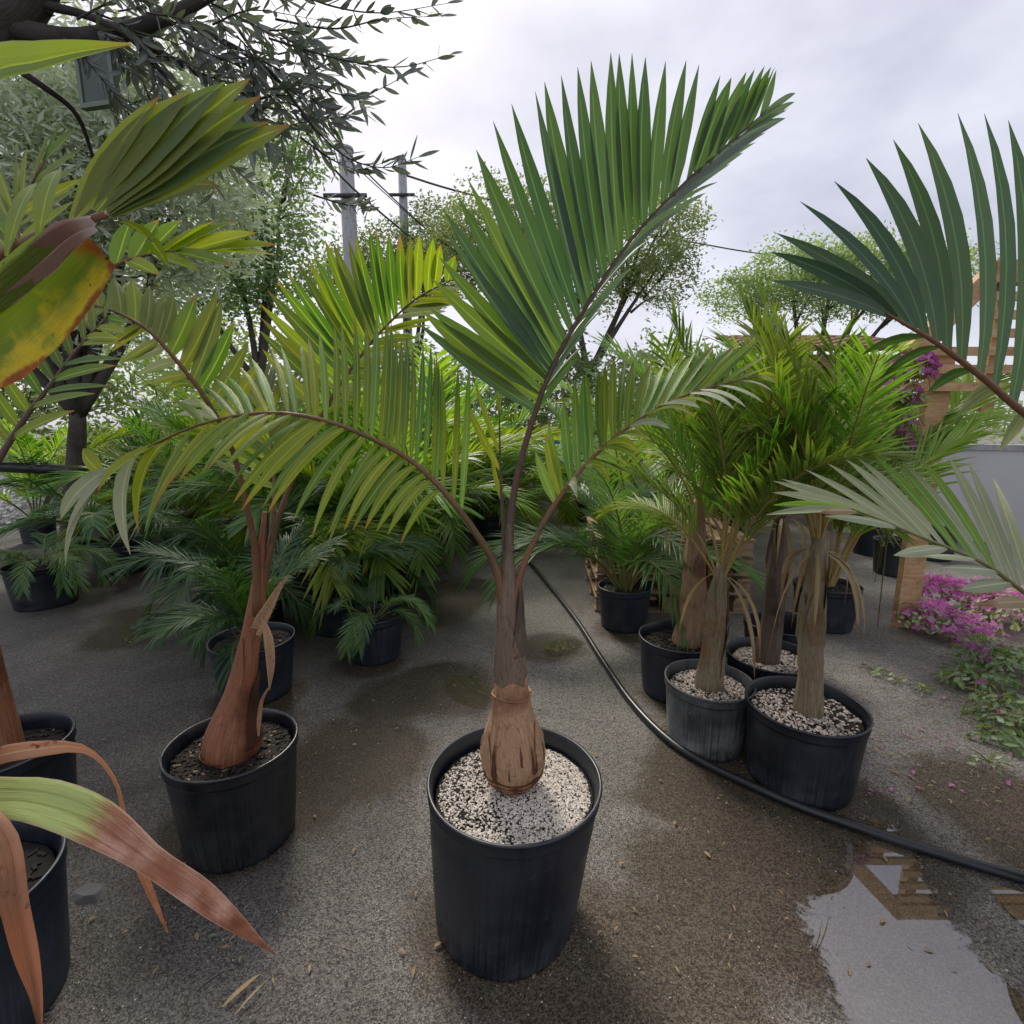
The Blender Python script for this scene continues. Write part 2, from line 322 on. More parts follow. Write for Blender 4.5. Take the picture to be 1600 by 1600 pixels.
# ------------------------------------------------------------------ the ground, puddles, bank
mb = MB(); S = 120
ids = [mb.vert((x, y, 0)) for x, y in ((-S, -S), (S, -S), (S, S), (-S, S))]; mb.face(*ids)
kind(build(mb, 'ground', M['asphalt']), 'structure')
def puddle(px, cpx, z=.004, mat='water'):
    pts = [G(*q) for q in px]; c = G(*cpx); n = 90; loop = []
    m = len(pts)
    for i in range(n):
        x = i/n*m; j = int(x); u = x-j; p0, p1, p2, p3 = [pts[(j+q) % m] for q in (-1, 0, 1, 2)]
        loop.append(.5*((2*p1)+(p2-p0)*u+(2*p0-5*p1+4*p2-p3)*u*u+(3*p1-p0-3*p2+p3)*u**3))
    b = MB(); rings = []
    ce = b.vert((c.x, c.y, z), (0, 0))
    for q in (.5, .75, .88, 1.0):
        rings.append([b.vert((c.x+(p.x-c.x)*q, c.y+(p.y-c.y)*q, z), (q, 0)) for p in loop])
    for i in range(n):
        i2 = (i+1) % n; b.face(ce, rings[0][i2], rings[0][i])
        for r in range(3): b.face(rings[r][i2], rings[r+1][i2], rings[r+1][i], rings[r][i])
    kind(build(b, 'puddle', M[mat]), 'structure')
puddle([(1290, 1760), (1300, 1640), (1270, 1520), (1235, 1430), (1265, 1370), (1305, 1320), (1325, 1275), (1380, 1268), (1425, 1300), (1455, 1370), (1510, 1450), (1580, 1520), (1680, 1590), (1700, 1760)], (1430, 1560))
puddle([(690, 1060), (735, 1050), (765, 1065), (775, 1090), (760, 1110), (725, 1108), (690, 1085)], (740, 1082), mat='water_thin')
puddle([(185, 985), (205, 970), (232, 972), (228, 1000), (200, 1010)], (208, 988), mat='water_thin')
puddle([(845, 1010), (880, 995), (915, 1000), (905, 1020), (860, 1030)], (880, 1010), mat='water_thin')
puddle([(1540, 1385), (1600, 1390), (1660, 1420), (1640, 1470), (1580, 1440)], (1600, 1420))

rs = random.Random(5)
def stone(b, c, r, rnd, flat=.7):
    base = len(b.v); q = Matrix.Rotation(rnd.random()*6.28, 3, 'Z')@Matrix.Rotation(rnd.uniform(-.5, .5), 3, 'X')
    for d in ((1, 0, 0), (-1, 0, 0), (0, 1, 0), (0, -1, 0), (0, 0, 1), (0, 0, -1)):
        v = q@V(d)*r*rnd.uniform(.65, 1.25); v.z *= flat; b.vert(V(c)+v)
    for f in ((0, 2, 4), (2, 1, 4), (1, 3, 4), (3, 0, 4), (2, 0, 5), (1, 2, 5), (3, 1, 5), (0, 3, 5)): b.face(*[base+i for i in f])
b = MB()
for i in range(15000):
    Y = .62+3.6*rs.random()**1.7; x = rs.uniform(-1.15, 1.15)*(Y+.25); r = rs.choice((.0012, .0016, .002, .0026))*(1 if rs.random() > .02 else 1.9)
    stone(b, (x, Y, r*.35), r, rs)
kind(build(b, 'loose_grit', M['grit'], smooth=False), 'stuff')

# gravel bank behind the left rows
b = MB(); nx, ny = 40, 14; gid = {}
for i in range(nx+1):
    for j in range(ny+1):
        x = -9+i*7.5/nx; y = 6.0+j*.28; z = -.1+.75*(1-math.exp(-j*.35))*(1-.5*max(0, (x+3.5)/2))+.12*mnoise.noise(V((x*2, y*2, 1)))
        gid[i, j] = b.vert((x, y, max(z, -.1)))
for i in range(nx):
    for j in range(ny): b.face(gid[i, j], gid[i+1, j], gid[i+1, j+1], gid[i, j+1])
def gravelbank():
    k = nmat('gravel_bank'); p = k.tc.outputs['Object']; v = k.add('ShaderNodeTexVoronoi', {'Vector': p, 'Scale': 26.0}); c = k.add('ShaderNodeSeparateColor', {0: v.outputs['Color']}).outputs[0]
    return k.fin(k.pbr(Base_Color=k.mix(k.ss(c, .1, .9), (.10, .10, .10), (.42, .41, .40)), Roughness=.9, Normal=k.bump(v.outputs['Distance'], .8, .03)))
M['gbank'] = gravelbank()
kind(build(b, 'gravel_bank', M['gbank']), 'structure')

# ------------------------------------------------------------------ pots and palms
def make_pot(root, c, r, rb, h, mat, soil=.035, top='soil', seed=0, ribs=0, npeb=900, oval=.012, rimh=.03, peb=.0045, pebmat='pumice', bare=None, lean=0.0):
    """round nursery pot: tapered wall, rolled lip, inner wall and soil; c is the centre of its foot"""
    c = V(c); b = MB(); t = .006
    prof = [(.001, .012), (rb*.86, .010), (rb*.93, 0), (rb*.985, .004), (rb, .016), (rb+(r-rb)*.05, .03), (rb+(r-rb)*.06, .034)]
    for q in (.25, .45, .65, .8): prof.append((rb+(r-rb)*q, h*q))
    rl = r*.972
    prof += [(rl-.002, h-rimh-.014), (rl, h-rimh-.008), (rl+.006, h-rimh-.004), (rl+.007, h-rimh), (rl+.004, h-.012), (r, h-.009), (r+.004, h-.004), (r+.003, h), (r-.003, h+.001), (r-t, h-.004), (rl-t, h-rimh), (rl-t-.004, h-soil-.03)]
    sg = 96 if ribs else 56
    rings = lathe(b, prof, c, sg, oval, 0, .006, seed)
    if ribs:                                    # moulded upright ribs on the lower wall
        for j in range(6, 11):
            for kk, vi in enumerate(rings[j]):
                v = V(b.v[vi])-c; w = 1+.018*(1 if (kk//2) % 2 else -1); b.v[vi] = tuple(c+V((v.x*w, v.y*w, v.z)))
    if lean: b.v = [(x+lean*(1-min(1, (z-c.z)/h)), y, z) for x, y, z in b.v]      # soft plastic, slightly skewed
    pot = build(b, 'pot', mat, root)
    # soil surface
    b = MB(); rr = r-.02; zs = h-soil; rnd = random.Random(seed+77)
    ce = b.vert(c+V((0, 0, zs+.008)), (0, 0)); rg = []
    for q in (.35, .65, .85, 1):
        rg.append([b.vert(c+V((rr*q*math.cos(a*.19635), rr*q*math.sin(a*.19635), zs+(.008*(1-q))+rnd.uniform(-.003, .003)))) for a in range(32)])
    for k in range(32):
        k2 = (k+1) % 32; b.face(ce, rg[0][k], rg[0][k2])
        for q in range(3): b.face(rg[q][k], rg[q+1][k], rg[q+1][k2], rg[q][k2])
    so = build(b, 'soil', M['soil'], root)
    if npeb:
        b = MB(); b2 = MB()
        for i in range(npeb):
            a = rnd.random()*6.283; q = math.sqrt(rnd.random())*.96*rr; x, y = q*math.cos(a), q*math.sin(a); s = peb*rnd.uniform(.5, 1.3)
            z = zs+.010*(1-q/rr)
            dk = mnoise.noise(V((x*14+seed, y*14, 2)))
            if bare and (x*bare[0]+y*bare[1])/rr+dk*.5 > bare[2] and rnd.random() < .62: continue
            if top == 'pumice': stone(b, c+V((x, y, z+s*.4)), s, rnd)
            elif top == 'chips':
                bb = b if rnd.random() < .94 else b2; l = peb*rnd.uniform(1, 3); box(bb, c+V((x, y, z+.003)), (l, l*.35, .003), rnd.random()*3.14)
        if b.v: kind(build(b, 'pumice' if top == 'pumice' else 'bark_chips', M[pebmat] if top == 'pumice' else M['chip'], root, smooth=False), 'stuff')
        if b2.v: kind(build(b2, 'bark_chips', M['chip_gold'], root, smooth=False), 'stuff')
    return zs
def toward(d, c=None): return d
RND = random.Random(11)
def frond(root, rach, r0, r1, rows, pmat, name='frond', rows_mat=None, seed=1, fat=1.2):
    """a pinnate frond: rach = [(px,py,Y)..]; rows = dicts(n, keys=[(bx,by,tx,ty,Y)..], w, sag, mat)"""
    rnd = random.Random(seed)
    P = [PY(*q) for q in rach]; n = 30; pts = curve(P, n); pix = [cat([V((q[0], q[1], 0)) for q in rach], i/200) for i in range(201)]
    b = MB(); tube(b, pts, [(r0+(r1-r0)*(i/n)**.8)*(1+fat*max(0, 1-i/n/.30)**2) for i in range(n+1)], 10, squash=.85)
    fo = build(b, name, pmat, root)
    for row in rows:
        keys = []
        for (bx, by, tx, ty, Y) in row['keys']:
            t = min(range(201), key=lambda i: (pix[i].x-bx)**2+(pix[i].y-by)**2)/200
            keys.append((t, PY(tx, ty, Y)))
        T = [V((k[0], 0, 0)) for k in keys]; TP = [k[1] for k in keys]; m = row['n']; jit = row.get('jit', .012)
        for i in range(m):
            s = i/(m-1)+rnd.uniform(-1, 1)*row.get('sj', .25)/(m-1)*(0 if i in (0, m-1) else 1); s = max(0, min(1, s))
            t = cat(T, s).x; tip = cat(TP, s); base = cat(P, t); d = (cat(P, min(1, t+.02))-cat(P, max(0, t-.02))).normalized()
            l = (tip-base).length; tip = tip+V([rnd.uniform(-1, 1) for _ in range(3)])*jit*l*2
            base = base+V([rnd.uniform(-1, 1) for _ in range(3)])*.002
            nr = d.cross(tip-base)*row.get('side', 1)
            nr = nr.normalized() if nr.length > 1e-5 else V((0, -1, 0))
            if row.get('nrm'): nr = (nr*row.get('nw', .4)+V(row['nrm'])).normalized()
            nr = Matrix.Rotation(rnd.uniform(-.3, .3), 3, (tip-base).normalized())@nr
            sag = V((0, 0, row.get('sag', .05)*l*rnd.uniform(.6, 1.4)))+d*(row.get('fwd', -.04)*l)
            sag += V(row.get('bow', (0, 0, 0)))*l
            w = row['w']*rnd.uniform(.85, 1.15)*(1-.45*row.get('taper', .6)*s*s)
            mb_ = MB(); blade(mb_, base, tip, nr, w, sag, seg=7, fold=row.get('fold', .25), twist=rnd.uniform(-.35, .35), shape=row.get('shape', 0))
            mt = row['mat'] if s > row.get('lo', -1) else row['lomat']; mt = rnd.choice(mt) if isinstance(mt, (list, tuple)) else mt
            build(mb_, 'leaflet', M[mt], fo)
    return fo
def trunk(root, prof, mat, name='trunk', seg=28, wob=.03, seed=0, rib=0):
    """prof = [(x,y,z,r)..] in world space"""
    n = 26; P = [V((p[0], p[1], p[2])) for p in prof]; Rr = [V((p[3], 0, 0)) for p in prof]; b = MB()
    tube(b, [cat(P, i/n) for i in range(n+1)], [max(.004, cat(Rr, i/n).x) for i in range(n+1)], seg, wob=wob, seed=seed, rib=rib)
    return build(b, name, mat, root)
def shell(root, prof, a0, a1, z0, z1, mat, name='sheath', off=.004, peak=.0, flare=0, seed=0, seg=10, rows=10):
    """a husk sheet wrapped round part of a trunk profile"""
    P = [V((p[0], p[1], p[2])) for p in prof]; Rr = [V((p[3], 0, 0)) for p in prof]; b = MB(); rnd = random.Random(seed); g = []
    for j in range(rows+1):
        row = []
        for i in range(seg+1):
            s = i/seg; zz = z0+(z1-z0)*(j/rows)*(1-peak*abs(2*s-1)**1.5)
            lo, hi = 0, 1
            for _ in range(18):
                mid = (lo+hi)/2
                if cat(P, mid).z < zz: lo = mid
                else: hi = mid
            c = cat(P, lo); r = cat(Rr, lo).x; a = a0+(a1-a0)*(s+.06*mnoise.noise(V((j*.4, seed, s*2))))
            rr = r+off+flare*max(0, j/rows-.6)**2+.003*mnoise.noise(V((s*5, j*.5, seed)))
            row.append(b.vert((c.x+rr*math.cos(a), c.y+rr*math.sin(a), zz), (s, j/rows*.4)))
        g.append(row)
    for j in range(rows):
        for i in range(seg): b.face(g[j][i], g[j][i+1], g[j+1][i+1], g[j+1][i])
    return build(b, name, mat, root)
def ribbon(mb, pts, wid, nrm, cols=6, pleat=.12, m=0, n=26, twist=0, uv0=0, uv1=1, edge=0, seed=0):
    """long broad leaf with pleats along its length; wid = widths at the control points; twist may be a list"""
    pts = [V(p) for p in pts]; Wd = [V((w, 0, 0)) for w in wid]; rows = []
    TW = [V((t, 0, 0)) for t in (twist if isinstance(twist, (list, tuple)) else [twist*i/(len(pts)-1) for i in range(len(pts))])]
    for i in range(n+1):
        u = i/n; p = cat(pts, u); d = (cat(pts, min(1, u+.03))-cat(pts, max(0, u-.03))).normalized(); nr = V(nrm); nr = (nr-d*nr.dot(d)).normalized()
        nr = Matrix.Rotation(cat(TW, u).x, 3, d)@nr; s = d.cross(nr); w = max(.001, cat(Wd, u).x); row = []
        for c in range(cols+1):
            v = c/cols; e = 1+edge*mnoise.noise(V((u*9+seed, v*3, seed))) if c in (0, cols) else 1
            row.append(mb.vert(p+s*(v-.5)*w*e+nr*w*(pleat*(1 if c % 2 else -1)*.5+.16*abs(2*v-1)), (uv0+(uv1-uv0)*u, v)))
        rows.append(row)
    for i in range(n):
        for c in range(cols): mb.face(rows[i][c], rows[i][c+1], rows[i+1][c+1], rows[i+1][c], m=m)

# ---- the tall palm in the middle --------------------------------------------------------------
mc = V((.006, 1.18, 0))
main = thing('potted_palm', 'tall bottle palm with dark green upright frond in large black pot topped with white pumice', 'potted palm', mc)
make_pot(main, mc, .222, .188, .405, M['pot'], .045, 'pumice', 3, npeb=15000, bare=(-.80, .30, .12), peb=.0034, lean=-.026)
for a in (-1.66, -1.48, -2.6, -.5, .6, 2.2):
    b = MB(); rr = .1930; d = V((math.cos(a), math.sin(a), 0)); tube(b, [mc+d*(rr-.006)+V((-.022, 0, .062)), mc+d*(rr+.0012)+V((-.022, 0, .062))], .0048, 10); build(b, 'drain_hole', M['rubber'], main)
def PM(px, py, r, Y=1.185): p = PY(px, py, Y); return (p.x, p.y, p.z, r)
prof = [PM(802, 1222, .050), PM(802, 1208, .069), PM(802, 1180, .0790), PM(801, 1152, .0745), PM(800, 1120, .057), PM(799, 1088, .045), PM(799, 1055, .0395), PM(797, 1010, .037), PM(796, 960, .033), PM(795, 920, .025), PM(795, 870, .012), PM(796, 820, .005)]
trunk(main, prof[:7], M['bulb'], 'bulb', 72, .03, 1, rib=.045)
trunk(main, prof[6:], M['shaft'], 'crownshaft', 24, .012, 2)
for k in range(3):                      # leaf-scar rings at the foot
    b = MB(); z = prof[0][2]+.018+.013*k; r = (.062, .0705, .0755)[k]
    tube(b, [(prof[0][0]+r*math.cos(a*.1571), prof[0][1]+r*math.sin(a*.1571), z+.002*math.sin(a*.9+k)) for a in range(41)], .0028, 6, cap=False); build(b, 'scar_ring', M['bulb_dark'], main)
zb = prof[0][2]
for q, (a0, a1, z0, z1) in enumerate([(-118, -60, .06, .20), (-178, -132, .06, .17), (-44, 8, .06, .19), (-150, -20, .19, .30)]):
    shell(main, prof, R(a0), R(a1), zb+z0, zb+z1, M['bulb'], 'sheath', .0035, .45, .015, 4+q, 12, 12)
for q, (a0, z0, z1, wd) in enumerate([(-126, .05, .16, 9), (-52, .07, .15, 5), (-97, .06, .10, 3), (-75, .10, .155, 4), (-20, .06, .14, 6)]):
    shell(main, prof, R(a0-wd/2), R(a0+wd/2), zb+z0, zb+z1, M['bulb_dark'], 'sheath_crack', .0042, .8, 0, 20+q, 4, 8)
shell(main, prof, R(-170), R(-40), zb+.285, zb+.47, M['shaft'], 'sheath', .004, .85, .01, 31, 12, 12)
shell(main, prof, R(-80), R(40), zb+.36, zb+.56, M['trunk_dark'], 'sheath', .004, .85, .02, 32, 12, 12)
b = MB(); r = .0475; pz = prof[5]
tube(b, [(pz[0]+r*math.cos(a*.1571), pz[1]+r*math.sin(a*.1571), pz[2]+.010+.004*math.sin(a*.3)) for a in range(41)], .003, 6, cap=False); build(b, 'scar_ring', M['bulb'], main)
A = [(797, 1000, 1.185), (795, 900, 1.19), (800, 790, 1.20), (822, 690, 1.21), (860, 580, 1.22), (915, 480, 1.23), (985, 375, 1.25), (1060, 295, 1.28), (1130, 232, 1.31), (1190, 180, 1.34)]
frond(main, A, .0135, .002, [
    dict(n=32, keys=[(836, 640, 650, 505, 1.06), (845, 605, 668, 470, 1.05), (852, 590, 690, 400, 1.05), (860, 575, 698, 326, 1.05), (875, 545, 730, 262, 1.06), (893, 512, 776, 186, 1.07), (915, 478, 838, 143, 1.09), (940, 440, 886, 115, 1.11), (965, 402, 945, 88, 1.13), (990, 368, 980, 82, 1.15), (1015, 340, 1035, 97, 1.17), (1045, 308, 1085, 97, 1.20), (1085, 270, 1140, 118, 1.23), (1120, 240, 1180, 104, 1.27), (1150, 214, 1207, 102, 1.30), (1188, 182, 1214, 108, 1.32)], w=.040, sag=.03, fwd=-.05, mat=['leaf_dark', 'leaf_dark', 'leaf_blue', 'leaf_dark'], lo=.30, lomat=['leaf_lower', 'leaf_dark', 'leaf_lower'], taper=.2, jit=.010),
    dict(n=26, keys=[(836, 640, 900, 560, 1.62), (860, 580, 935, 480, 1.66), (893, 512, 985, 410, 1.68), (940, 440, 1050, 335, 1.70), (990, 368, 1125, 270, 1.70), (1045, 308, 1195, 210, 1.66), (1110, 248, 1225, 180, 1.55), (1188, 182, 1246, 146, 1.44)], w=.032, sag=.05, fwd=.0, mat=['leaf_dark', 'leaf_blue'], taper=.3, side=-1)],
    M['petiole_plum'], seed=3, fat=.8)
B = [(792, 975, 1.178), (776, 890, 1.178), (745, 835, 1.17), (700, 775, 1.16), (645, 722, 1.14), (580, 685, 1.12), (500, 655, 1.10), (410, 645, 1.08), (310, 664, 1.07), (220, 705, 1.06), (160, 738, 1.06)]
frond(main, B, .011, .002, [
    dict(n=30, keys=[(722, 800, 728, 565, 1.30), (690, 765, 692, 570, 1.32), (665, 740, 672, 540, 1.34), (640, 718, 645, 535, 1.35), (615, 702, 622, 515, 1.35), (590, 690, 598, 495, 1.35), (560, 676, 560, 498, 1.34), (525, 664, 520, 505, 1.33), (490, 653, 478, 530, 1.30), (450, 648, 425, 545, 1.28), (410, 645, 370, 575, 1.26), (370, 650, 320, 600, 1.24), (320, 662, 270, 622, 1.20)], w=.0175, sag=.03, fwd=-.03, mat=['leaf_mid', 'leaf_fresh', 'leaf_yellow'], taper=.2),
    dict(n=22, keys=[(690, 765, 622, 853, 1.02), (665, 740, 590, 830, 1.0), (640, 718, 560, 832, .98), (610, 700, 520, 836, .96), (580, 685, 500, 852, .95), (550, 672, 432, 803, .94), (520, 662, 398, 797, .93), (490, 653, 355, 784, .92), (450, 648, 340, 740, .92), (410, 645, 300, 745, .92), (360, 652, 250, 770, .94), (300, 668, 222, 828, .96)], w=.019, sag=.10, fwd=.06, mat=['leaf_mid', 'leaf_yellow', 'leaf_mid'], taper=.0, side=-1),
    dict(n=7, keys=[(270, 682, 215, 835, 1.02), (235, 698, 150, 770, .98), (205, 712, 205, 880, 1.0), (190, 722, 110, 850, 1.0), (175, 730, 100, 890, 1.02), (165, 736, 92, 830, 1.04), (160, 738, 130, 700, 1.1)], w=.034, sag=.22, fwd=.22, mat=['leaf_mid', 'leaf_pale', 'leaf_yellow'], taper=0)],
    M['petiole'], seed=8, fat=.8)
Cc = [(800, 985, 1.175), (811, 905, 1.178), (840, 835, 1.19), (885, 762, 1.20), (945, 697, 1.22), (1010, 648, 1.24), (1070, 618, 1.26), (1130, 600, 1.28), (1185, 588, 1.29)]
frond(main, Cc, .010, .002, [
    dict(n=26, keys=[(870, 785, 836, 705, 1.28), (885, 762, 866, 645, 1.32), (910, 733, 902, 585, 1.36), (935, 706, 931, 580, 1.38), (960, 686, 962, 556, 1.40), (985, 666, 1000, 565, 1.42), (1010, 648, 1050, 565, 1.42), (1040, 632, 1090, 548, 1.42), (1070, 618, 1140, 540, 1.42), (1100, 608, 1183, 530, 1.40), (1140, 598, 1205, 565, 1.36), (1182, 588, 1215, 592, 1.32)], w=.024, sag=.02, fwd=-.03, mat=['leaf_yellow', 'leaf_mid', 'leaf_fresh'], taper=.3),
    dict(n=14, keys=[(890, 757, 905, 775, 1.0), (930, 710, 985, 735, .98), (960, 686, 1010, 690, 1.0), (1000, 654, 1070, 660, 1.02), (1040, 632, 1105, 632, 1.06), (1080, 615, 1150, 640, 1.1), (1130, 600, 1200, 625, 1.16), (1182, 588, 1212, 600, 1.24)], w=.020, sag=.10, fwd=.05, mat=['leaf_pale', 'leaf_yellow'], taper=.2, side=-1)],
    M['petiole'], seed=12, fat=.8)
Dd = [(790, 900, 1.21), (786, 820, 1.23), (782, 740, 1.26), (780, 640, 1.3)]
frond(main, Dd, .008, .002, [dict(n=5, keys=[(784, 780, 765, 700, 1.32), (782, 740, 730, 640, 1.36), (781, 700, 745, 590, 1.4), (780, 660, 770, 560, 1.42), (780, 640, 785, 590, 1.38)], w=.02, sag=.02, mat='leaf_yellow')], M['petiole_plum'], name='spear_leaf', seed=14)

# ---- the red-based palm on the left --------------------------------------------------------------
lc = V((-.868, 1.44, 0))
left = thing('potted_palm', 'palm with swollen red-brown base leaning in shiny black pot of dark soil', 'potted palm', lc)
make_pot(left, lc, .186, .160, .325, M['pot_shiny'], .04, 'chips', 7, npeb=900, peb=.008, oval=.02)
YL = 1.44
def PL(px, py, r, Y=YL): p = PY(px, py, Y); return (p.x, p.y, p.z, r)
pl = [PL(362, 1186, .074), PL(363, 1170, .082), PL(364, 1150, .079), PL(368, 1122, .063), PL(376, 1085, .046), PL(385, 1040, .033), PL(394, 985, .0265), PL(402, 935, .022), PL(406, 895, .017), PL(409, 850, .010), PL(414, 800, .006)]
trunk(left, pl, M['bulb_red'], 'bulb', 64, .05, 5, rib=.03)
for k in range(3):
    b = MB(); z = pl[0][2]+.012+.014*k; r = (.0775, .0825, .0828)[k]
    tube(b, [(pl[0][0]+r*math.cos(a*.1571), pl[0][1]+r*math.sin(a*.1571), z+.002*math.sin(a*.7+k)) for a in range(41)], .0028, 6, cap=False); build(b, 'scar_ring', M['bulb_dark'], left)
shell(left, pl, R(-35), R(50), pl[0][2]+.06, pl[0][2]+.30, M['bulb_dark'], 'sheath', .004, .3, .02, 3)
shell(left, pl, R(-170), R(-70), pl[0][2]+.18, pl[0][2]+.42, M['bulb_red'], 'sheath', .004, .5, .01, 5)
b = MB(); ribbon(b, [PY(400, 985, 1.42), PY(420, 950, 1.40), PY(436, 920, 1.39), PY(453, 897, 1.38)], [.05, .035, .018, .003], (-.3, -1, .2), 4, .2); build(b, 'dry_spathe', M['bulb'], left)
b = MB(); ribbon(b, [PY(411, 968, 1.41), PY(420, 1000, 1.38), PY(423, 1040, 1.37), PY(421, 1078, 1.37)], [.012, .026, .022, .003], (.2, -1, 0), 4, .2); build(b, 'dry_spathe', M['bulb'], left)
b = MB(); ribbon(b, [PY(419, 1075, 1.37), PY(409, 1095, 1.38), PY(405, 1125, 1.38), PY(404, 1150, 1.38)], [.006, .01, .012, .004], (.2, -1, 0), 3, .2); build(b, 'dry_spathe', M['bulb'], left)
E = [(404, 950, 1.44), (424, 850, 1.45), (445, 780, 1.47), (482, 690, 1.50), (525, 610, 1.53), (566, 553, 1.56), (600, 513, 1.58), (650, 467, 1.60), (706, 437, 1.60)]
frond(left, E, .012, .002, [
    dict(n=23, keys=[(505, 645, 408, 545, 1.46), (525, 610, 406, 500, 1.46), (540, 588, 418, 458, 1.47), (552, 570, 447, 425, 1.48), (563, 556, 480, 405, 1.49), (575, 540, 503, 378, 1.50), (588, 526, 540, 372, 1.52), (602, 511, 577, 363, 1.54), (618, 496, 608, 360, 1.55), (640, 476, 640, 368, 1.56), (668, 458, 674, 372, 1.57), (700, 440, 712, 400, 1.58)], w=.034, sag=.03, mat=['leaf_mid', 'leaf_olivegreen', 'leaf_mid'], taper=.2),
    dict(n=17, keys=[(505, 645, 560, 625, 1.9), (540, 588, 600, 575, 1.9), (575, 540, 645, 530, 1.88), (610, 503, 690, 490, 1.85), (650, 467, 715, 470, 1.8), (700, 440, 728, 445, 1.7)], w=.03, sag=.06, mat=['leaf_pale', 'leaf_olivegreen'], side=-1)],
    M['petiole'], seed=21, fat=.35)
Fr = [(402, 960, 1.43), (400, 870, 1.42), (386, 795, 1.40), (362, 700, 1.37), (318, 618, 1.34), (265, 551, 1.31), (231, 516, 1.29), (187, 490, 1.27), (136, 473, 1.26)]
frond(left, Fr, .0125, .0025, [
    dict(n=14, keys=[(362, 700, 440, 600, 1.40), (340, 655, 400, 560, 1.42), (318, 618, 378, 520, 1.44), (300, 593, 350, 470, 1.44), (280, 568, 338, 455, 1.44), (260, 545, 288, 462, 1.42), (245, 528, 256, 455, 1.40), (225, 511, 232, 445, 1.38), (200, 496, 190, 430, 1.34), (160, 480, 150, 440, 1.30), (140, 474, 115, 455, 1.27)], w=.040, sag=.0, mat=['leaf_olivegreen', 'leaf_mid', 'leaf_olivegreen'], taper=.2),
    dict(n=13, keys=[(362, 700, 300, 690, 1.75), (318, 618, 262, 620, 1.75), (280, 568, 215, 590, 1.72), (245, 528, 190, 560, 1.66), (200, 496, 150, 535, 1.58), (140, 474, 100, 500, 1.4)], w=.026, sag=.07, mat=['leaf_pale', 'leaf_olivegreen'], side=-1)],
    M['petiole'], seed=25, fat=.35)
Gg = [(406, 950, 1.45), (424, 830, 1.50), (428, 760, 1.56), (424, 690, 1.62), (410, 620, 1.7)]
frond(left, Gg, .010, .002, [
    dict(n=9, keys=[(428, 760, 500, 700, 1.75), (426, 720, 500, 650, 1.8), (424, 690, 490, 600, 1.85), (418, 655, 450, 560, 1.88), (410, 620, 420, 560, 1.85)], w=.03, sag=.04, mat='leaf_olivegreen'),
    dict(n=8, keys=[(428, 760, 330, 720, 1.7), (426, 720, 330, 660, 1.75), (424, 690, 340, 610, 1.8), (410, 620, 385, 560, 1.85)], w=.03, sag=.04, mat=['leaf_mid', 'leaf_olivegreen'], side=-1)],
    M['petiole'], seed=27, fat=.35)

# ------------------------------------------------------------------ ready-made fronds for the rows behind
def make_frond(Ln, e0, e1, n, lw, ll, seed, mat, pet, vang=.5, droop=.3, t0=.22, fwd=.75, curl=.0, seg=3):
    """leaf grown from the origin towards +X; returns (stalk mesh, leaflets mesh)"""
    rnd = random.Random(seed); k = 18; p = V((0, 0, 0)); pts = [p.copy()]; dirs = []
    for i in range(k):
        e = e0+(e1-e0)*(i/(k-1))**1.3; d = V((math.cos(e), .12*math.sin(i*.3+seed)*.3, math.sin(e))).normalized(); p = p+d*Ln/k; pts.append(p.copy()); dirs.append(d)
    dirs.append(dirs[-1]); b = MB(); tube(b, pts, [.0065*Ln*(1-.8*i/k)+.001 for i in range(k+1)], 5, cap=False)
    st = b.data('frond', pet); b = MB()
    for i in range(n):
        t = t0+(1-t0)*i/(n-1); q = t*k; j = min(k-1, int(q)); base = pts[j].lerp(pts[j+1], q-j); d = dirs[j]
        up = V((-d.z, 0, d.x)); up = up if up.z > 0 else -up
        for s in (-1, 1):
            a = fwd-.25*t+rnd.uniform(-.12, .12); va = vang+rnd.uniform(-.2, .2)
            lat = (V((0, s, 0))*math.cos(va)+up*math.sin(va)); ld = (d*math.sin(math.pi/2-a)+lat*math.sin(a)).normalized()
            l = ll*(.55+.75*math.sin(math.pi*min(1, .12+.80*t)))*rnd.uniform(.85, 1.1); tip = base+ld*l+V((0, 0, -droop*l*rnd.uniform(.5, 1.5)))
            blade(b, base, tip, lat.cross(d)*s, lw*rnd.uniform(.8, 1.15), V((0, 0, .35*droop*l)), seg=seg, fold=.3)
    return st, b.data('leaflets', mat)
FR = {}
def frondset(key, Ln, n, lw, ll, mats, pet, vang=.5, droop=.3, els=((80, 35), (70, 5), (58, -25), (45, -50)), fwd=.75, seg=3, t0=.22):
    FR[key] = [make_frond(Ln, R(a), R(c), n, lw, ll, hash_(key)+7*i, M[mats[i % len(mats)]], M[pet], vang, droop, fwd=fwd, seg=seg, t0=t0) for i, (a, c) in enumerate(els)]
def hash_(s): return sum(ord(c)*(i+3) for i, c in enumerate(s)) % 997
frondset('areca', 1.5, 36, .024, .34, ['leaf_fresh', 'leaf_mid', 'leaf_fresh', 'leaf_mid'], 'petiole_green', .45, .28)
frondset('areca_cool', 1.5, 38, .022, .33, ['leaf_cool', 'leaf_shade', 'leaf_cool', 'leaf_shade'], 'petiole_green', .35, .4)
frondset('date', 1.0, 46, .011, .20, ['leaf_cool', 'leaf_shade', 'leaf_cool', 'leaf_cool'], 'petiole_green', .3, .25, els=((82, 20), (70, -20), (60, -60), (50, -85)))
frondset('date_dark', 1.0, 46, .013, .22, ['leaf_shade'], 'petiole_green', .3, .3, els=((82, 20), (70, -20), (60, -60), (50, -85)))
frondset('king', 1.35, 44, .017, .36, ['leaf_king', 'leaf_fresh', 'leaf_king', 'leaf_mid'], 'petiole_tan', .40, .28, els=((87, 62), (79, 38), (70, 8), (55, -25)), t0=.30)
